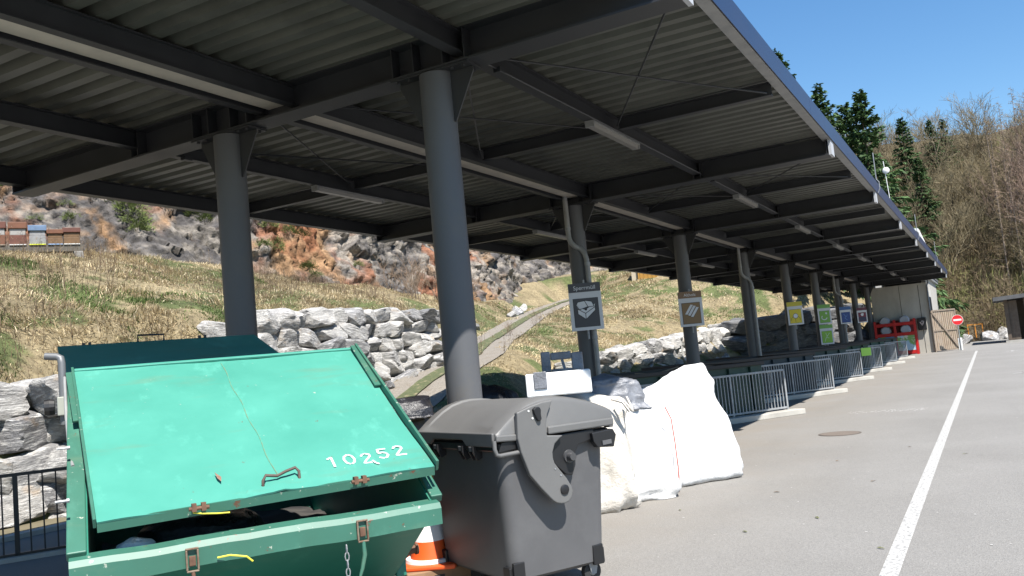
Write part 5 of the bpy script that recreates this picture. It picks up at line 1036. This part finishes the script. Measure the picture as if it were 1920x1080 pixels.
# ---- leafless shrub / tree builder
def branchy(seed, h, spread, levels, n0, mat_cols, trunk_r=.12, up=.75, twig=.02, multi=1, kids=(5,5,4)):
    r_ = random.Random(seed); V = []; F = []; C = []
    def seg(p, q, r0, r1, col):
        d = (q-p).normalized(); a = d.orthogonal().normalized(); b = d.cross(a); i = len(V)
        k = 3 if r0 < .06 else 5
        for c_, r in ((p,r0),(q,r1)):
            for j in range(k): th = 6.283*j/k; V.append(c_+(a*math.cos(th)+b*math.sin(th))*r); C.append(col)
        for j in range(k): F.append((i+j, i+(j+1)%k, i+k+(j+1)%k)); F.append((i+j, i+k+(j+1)%k, i+k+j))
    def grow(p, d, L, r, lev):
        n = 4 if lev == 0 else 3; pts = [p]; q = p; col = mat_cols[min(lev, len(mat_cols)-1)]; f = r_.uniform(.75,1.25); col = tuple(c*f for c in col)
        for i in range(n):
            d = (d+Vector((r_.gauss(0,.12),r_.gauss(0,.12),r_.gauss(.05,.08)))*(1 if lev else .5)).normalized(); q2 = q+d*L/n; seg(q, q2, max(twig*.5, r*(1-.8*i/n)), max(twig*.4, r*(1-.8*(i+1)/n)), col); q = q2; pts.append(q)
        if lev < levels:
            m = kids[min(lev, len(kids)-1)]+r_.randint(-1,1)
            for i in range(m):
                t = r_.uniform(.30 if lev == 0 else .2, 1.); j = min(n-1, int(t*n)); pp = pts[j].lerp(pts[j+1], t*n-j); a_ = r_.uniform(0, 6.283); o = d.orthogonal().normalized(); o = Matrix.Rotation(a_, 3, d)@o
                nd = (d*up+o*r_.uniform(.5,1.)*spread).normalized(); grow(pp, nd, L*r_.uniform(.38,.62)*(1.15-.4*t if lev == 0 else 1), r*.42, lev+1)
    for k in range(multi):
        a_ = r_.uniform(0, 6.283); grow(Vector((r_.gauss(0,.25*(multi>1)), r_.gauss(0,.25*(multi>1)), -.2)), Vector((math.cos(a_)*.35*(multi>1), math.sin(a_)*.35*(multi>1), 1)).normalized(), h*(r_.uniform(.6,1) if multi>1 else 1)*.8, trunk_r, 0)
    return np.array([v[:] for v in V]), np.array(F), np.array(C)
M_bark = attr_mat('bark_and_twigs', 'col', .9)
def tree_obj(name, mesh_t, label, cat, loc, rz, scl, group=None):
    t = thing(name, label, cat, loc, rz, group); 
    for nm, me_ in mesh_t: link(nm, me_, t, scl=(scl,scl,scl))
    return t
def split_tree(seed, *a, **k):
    V, F, C = branchy(seed, *a, **k); n0 = k.get('cut', 0); return V, F, C
bare = []
for i in range(4):
    V, F, C = branchy(100+i, 13, .75, 3, 0, [(.14,.12,.09),(.15,.125,.085),(.18,.15,.093),(.20,.165,.10)], .16, .85, .045, kids=(13,7,5))
    nt_ = 4*2*5; bare.append([('trunk', np_mesh('trunk', V[:4*10], F[:4*10], M_bark, C[:4*10])), ('crown', np_mesh('crown', V, F, M_bark, C))])
birch = []
for i in range(2):
    V, F, C = branchy(150+i, 15, .6, 3, 0, [(.52,.50,.47),(.30,.25,.21),(.24,.17,.13),(.24,.17,.13)], .13, 1.0, .04, kids=(13,6,4)); birch.append([('trunk', np_mesh('trunk', V[:40], F[:40], M_bark, C[:40])), ('crown', np_mesh('crown', V, F, M_bark, C))])
# larch: straight trunk, level thin boughs, brown hanging twigs
def larch(seed, h=20):
    r_ = random.Random(seed); V = []; F = []; C = []
    def quad(p, q, w, col):
        d = (q-p); s_ = d.cross(Vector((r_.gauss(0,1),r_.gauss(0,1),r_.gauss(0,1)))).normalized()*w/2; i = len(V); V.extend([p-s_, p+s_, q]); C.extend([col]*3); F.append((i,i+1,i+2))
    k = 6
    for s0, s1 in ((0,.33),(.33,.66),(.66,1)):
        i = len(V)
        for s_ in (s0, s1):
            for j in range(k): V.append(Vector((.17*(1-.93*s_)*math.cos(6.283*j/k), .17*(1-.93*s_)*math.sin(6.283*j/k), h*s_))); C.append((.24,.19,.15))
        for j in range(k): F.append((i+j,i+(j+1)%k,i+k+(j+1)%k)); F.append((i+j,i+k+(j+1)%k,i+k+j))
    nt_ = len(F), len(V); z = h*.30
    while z < h*.985:
        L = (h-z)*.17*r_.uniform(.6,1.25)+.35; a_ = r_.uniform(0,6.283); d = Vector((math.cos(a_), math.sin(a_), r_.uniform(-.15,.25))); p = Vector((0,0,z)); f = r_.uniform(.75,1.3); col = tuple(c*f for c in (.235,.18,.11))
        q = p+d*L; quad(p, q, .06, (.17,.12,.09))
        for j in range(int(10+L*8)):
            t_ = r_.uniform(.15,1); a0 = p.lerp(q, t_); quad(a0, a0+Vector((r_.gauss(0,.22),r_.gauss(0,.22),r_.gauss(-.12,.2)))*(.5+.6*L*.3)*1.6, .035, col)
        z += r_.uniform(.10,.30)
    V = np.array([v[:] for v in V]); F = np.array(F); C = np.array(C)
    return [('trunk', np_mesh('trunk', V[:nt_[1]], F[:nt_[0]], M_bark, C[:nt_[1]])), ('crown', np_mesh('crown', V[nt_[1]:], F[nt_[0]:]-nt_[1], M_bark, C[nt_[1]:]))]
larches = [larch(300+i) for i in range(3)]
# spruce: whorled drooping boughs carrying flat needle sprays
M_needle = attr_mat('needles', 'col', .7, transl=.15)
def spruce(seed, h=17, wide=.31):
    r_ = random.Random(seed); V = []; F = []; C = []
    def spray(p, d, L, w, col):
        s_ = d.cross(Vector((r_.gauss(0,.5),r_.gauss(0,.5),1))).normalized()*w; m_ = p+d*L*.5; i = len(V); V.extend([p, m_-s_, p+d*L, m_+s_]); C.extend([col]*4); F.append((i,i+1,i+2,i+3))
    z = h*.06
    while z < h*.99:
        Lm = (h-z)*wide+.25; nb = r_.randint(5,8); a0 = r_.uniform(0,6.28)
        for b in range(nb):
            if r_.random() < .10: continue
            a_ = a0+6.283*b/nb+r_.gauss(0,.2); L = Lm*r_.uniform(.55,1.2); droop = r_.uniform(-.42,-.08) if z < h*.75 else r_.uniform(-.05,.55)
            p = Vector((0,0,z+r_.gauss(0,.1))); d = Vector((math.cos(a_), math.sin(a_), droop)).normalized(); ns2 = int(10+L*15); f0 = r_.uniform(.7,1.35)
            for j in range(ns2):
                t_ = r_.uniform(.10,1.0); q = p+d*L*t_+Vector((0,0,.12*L*t_*t_)); side = d.cross(Vector((0,0,1)))*r_.choice((-1,1)); dd = (d*r_.uniform(.3,1.)+side*r_.uniform(.2,1.)*(1.1-t_*.7)+Vector((0,0,r_.uniform(-.75,.05)))).normalized()
                f = f0*r_.uniform(.7,1.4)*(1.25 if t_ > .75 else 1); spray(q, dd, r_.uniform(.30,.65)*(.55+.3*L*.5), r_.uniform(.06,.13), (.048*f,.085*f,.030*f))
        z += r_.uniform(.22,.40)*(1 if z < h*.8 else .7)
    g = G().tube([(0,0,-.5),(0,0,h*.5),(0,0,h*.985)], [h*.013,h*.008,.012], 8)
    return [('trunk', g.mesh('trunk', P('spruce_bark',(.07,.05,.035),.95,col2=(.11,.08,.06),scale=6))), ('crown', np_mesh('crown', np.array([v[:] for v in V]), np.array(F), M_needle, np.array(C)))]
SPR = [spruce(400+i) for i in range(3)]; PIN = [spruce(420+i, 15, .30) for i in range(2)]
def gz(x, y): return float(hill([x],[y])[0]) if y > 86 else (float(height([x],[y])[0]) if x < -9.5 else 0.)
for i, (x, y, top, lab) in enumerate(((-11.9,69.5,24.2,'leftmost dark spruce, just its tip above the canopy edge'),(-10.2,77.5,23.0,'tall dark spruce left of the pair above the canopy'),(-8.9,82,22.3,'slender spruce between the two tall spruces'),(-6.9,76,21.4,'tall dark green spruce standing free above the roof edge'),(-8.2,88,19.5,'lower spruce behind the tall spruces'),(-5.9,110,26.2,'dark round-topped conifer on the skyline right of the spruces'),(-3.3,118,26.8,'left one of the twin conifers on the wooded skyline'),(-1.9,121,27.4,'right one of the twin conifers on the wooded skyline'),(-4.5,104,20.0,'small dark conifer among the brown shrubs'))):
    src = (SPR if i < 5 else PIN)[i % (3 if i < 5 else 2)]; b0 = gz(x, y); hh = top-b0; nat = 17 if i < 5 else 15
    t = thing('spruce_tree', lab, 'spruce', (x,y,b0), i*1.3, 'conifers beyond the canopy')
    for nm, me_ in src: o = link(nm, me_, t); s_ = hh/nat; wsc = s_*(1.0 if i < 5 else .95) if hh < 20 else s_*.92; o.scale = (wsc,wsc,s_)
def place_many(kind, meshes, n, xr, yr, hr_, nat, label_f, group, seed):
    r_ = random.Random(seed); put_ = []
    while len(put_) < n:
        x, y = r_.uniform(*xr), r_.uniform(*yr)
        if any((x-a)**2+(y-b)**2 < 1.6 for a, b in put_): continue
        put_.append((x,y)); hh = r_.uniform(*hr_); tree_obj(kind, meshes[len(put_) % len(meshes)], label_f, kind.split('_')[-1], (x,y,gz(x,y)), r_.uniform(0,6.28), hh/nat, group)
place_many('larch_tree', larches, 44, (2,18), (95,116), (10,15), 20, 'bare brown larch on the crest of the wooded hill', 'bare larches on the crest', 1)
place_many('bare_tree', bare, 90, (-18,20), (93,128), (6,10), 13, 'leafless brown tree in the wood on the hill', 'leafless trees on the hill', 2)
place_many('birch_tree', birch, 22, (3,15), (94,106), (9,13), 15, 'pale-stemmed leafless birch on the right of the wooded hill', 'birches on the hill', 3)
# brush thicket: one mass of willow and hazel twigs
r2 = np.random.default_rng(12); nb = 900; BX = r2.uniform(-17,18,nb); BY = 87.5+42*r2.random(nb)**1.1; BZ = hill(BX,BY)
tw = 330; n = nb*tw; k = np.repeat(np.arange(nb), tw); hgt = np.repeat(r2.uniform(2.2,6.0,nb), tw); az = r2.uniform(0,6.283,n); til = np.abs(r2.normal(.0,.5,n)); t0 = r2.random(n)**.6*.92
b0 = np.stack([BX[k]+np.cos(az)*np.sin(til)*hgt*t0, BY[k]+np.sin(az)*np.sin(til)*hgt*t0, BZ[k]+np.cos(til)*hgt*t0], 1)
az2 = az+r2.normal(0,1.1,n); til2 = np.clip(til+r2.normal(.15,.6,n),0,1.9); Lt = np.sqrt(hgt)*r2.uniform(.15,.50,n); dd = np.stack([np.cos(az2)*np.sin(til2), np.sin(az2)*np.sin(til2), np.cos(til2)],1)
sd2 = r2.normal(0,1,(n,3)); sd2 -= dd*(sd2*dd).sum(1)[:,None]; sd2 /= np.linalg.norm(sd2,axis=1)[:,None]; wv = r2.uniform(.008,.026,n)[:,None]
V = np.stack([b0-sd2*wv, b0+sd2*wv, b0+dd*Lt[:,None]],1).reshape(-1,3); F = np.arange(3*n).reshape(-1,3)
bc = np.array([[.21,.165,.080],[.19,.148,.083],[.165,.122,.078],[.20,.20,.075],[.21,.215,.08]]); cb_ = bc[np.clip((np.where(BY<96,1.2,0)+fbm(np.stack([BX*.12,BY*.12,0*BX],1),2)*2.6+2.2+r2.normal(0,.8,nb)).astype(int),0,4)][k]*(1+.22*r2.normal(0,1,n))[:,None]
tag(link('brush_thicket', np_mesh('brush_thicket', V, F, M_bark, np.repeat(np.clip(cb_,.03,.6),3,0)), kind='stuff'), 'mass of tan and olive leafless brush covering the hill slope', 'brush')
# shrubs at the cliff foot and on the cliff
shr = []
for i in range(3):
    V, F, C = branchy(500+i, 2.6, .8, 2, 0, [(.15,.11,.08),(.19,.14,.095),(.24,.17,.12)], .025, .9, .014, multi=7, kids=(5,4)); shr.append([('stems', np_mesh('stems', V, F, M_bark, C))])
for i, (x, y, s_) in enumerate(((-27.0,38.8,1.1),(-26.6,40.8,1.2),(-27.4,37.5,.9),(-27.0,43,1.0),(-25.4,36.4,.6),(-27.8,45.5,1.1),(-24.8,32.5,.5),(-26.2,37.6,.9),(-20.0,39.5,.4),(-18.9,34.6,.35))):
    tree_obj('bare_shrub', shr[i % 3], 'leafless twiggy shrub at the foot of the rock cliff' if i < 8 else 'small leafless shrub beside the gravel path', 'shrub', (x,y,float(height([x],[y])[0])), i*1.1, s_, 'leafless shrubs on the hillside')
def pine_bush(seed):
    r_ = random.Random(seed); V = []; F = []; C = []
    for _ in range(520):
        a_, e = r_.uniform(0,6.283), math.asin(r_.uniform(-.1,1)); rr = r_.uniform(.45,1.)*(1+.25*math.sin(3*a_+seed)); p = Vector((math.cos(a_)*math.cos(e), math.sin(a_)*math.cos(e), math.sin(e)*.85))*rr; d = (p.normalized()+Vector((r_.gauss(0,.5),r_.gauss(0,.5),r_.gauss(.3,.4)))).normalized(); s_ = d.orthogonal().normalized()*r_.uniform(.02,.05); i = len(V); f = r_.uniform(.6,1.5)*(.65+.5*rr); V.extend([p-s_,p+s_,p+d*r_.uniform(.15,.35)]); C.extend([(.075*f,.095*f,.026*f)]*3); F.append((i,i+1,i+2))
    return [('foliage', np_mesh('foliage', np.array([v[:] for v in V]), np.array(F), M_needle, np.array(C)))]
PB = [pine_bush(i) for i in range(3)]; C3 = cv.reshape(ns, nv, 3)
for i, (s_i, tf, sc, up) in enumerate(((3.73,.37,.8,1.1),(3.73,.317,.85,1.2),(3.74,.278,.8,1.1),(3.75,.244,.6,1),(3.56,.41,.6,1),(3.66,.41,.6,1),(3.70,.404,.5,1),(4.07,.417,.6,.9),(3.77,.417,.5,1),(3.18,.264,.35,1),(3.36,.264,.4,1),(3.07,.39,.5,1.3),(4.30,.344,.6,1),(4.35,.317,.5,1),(5.06,.364,.5,1.8),(4.86,.304,.5,1.4),(4.85,.211,.5,1.6),(4.70,.211,.4,1),(5.14,.298,.4,1.2),(5.26,.291,.4,1.3),(5.16,.158,.45,1),(5.23,.132,.45,1),(5.76,.191,.35,1),(3.37,.331,.35,1),(4.08,.377,.35,1))):
    a_ = int(np.argmin(np.abs(st-s_i))); b_ = int(np.argmin(np.abs(tv_-tf))); p_ = C3[a_, b_]
    t = thing('pine_bush', 'pine bush in the largest green clump on the cliff, left of the left round column' if i < 4 else ('small pine bush high on the cliff, left of the left round column' if i < 14 else 'small pine bush on the cliff between the two near round columns') if i not in (23,24) else 'small pine bush on the cliff above the beehives', 'bush', p_.tolist(), i*.9, 'pine bushes on the cliff'); o = link('foliage', PB[i % 3][0][1], t); o.scale = (sc,sc,sc*up)
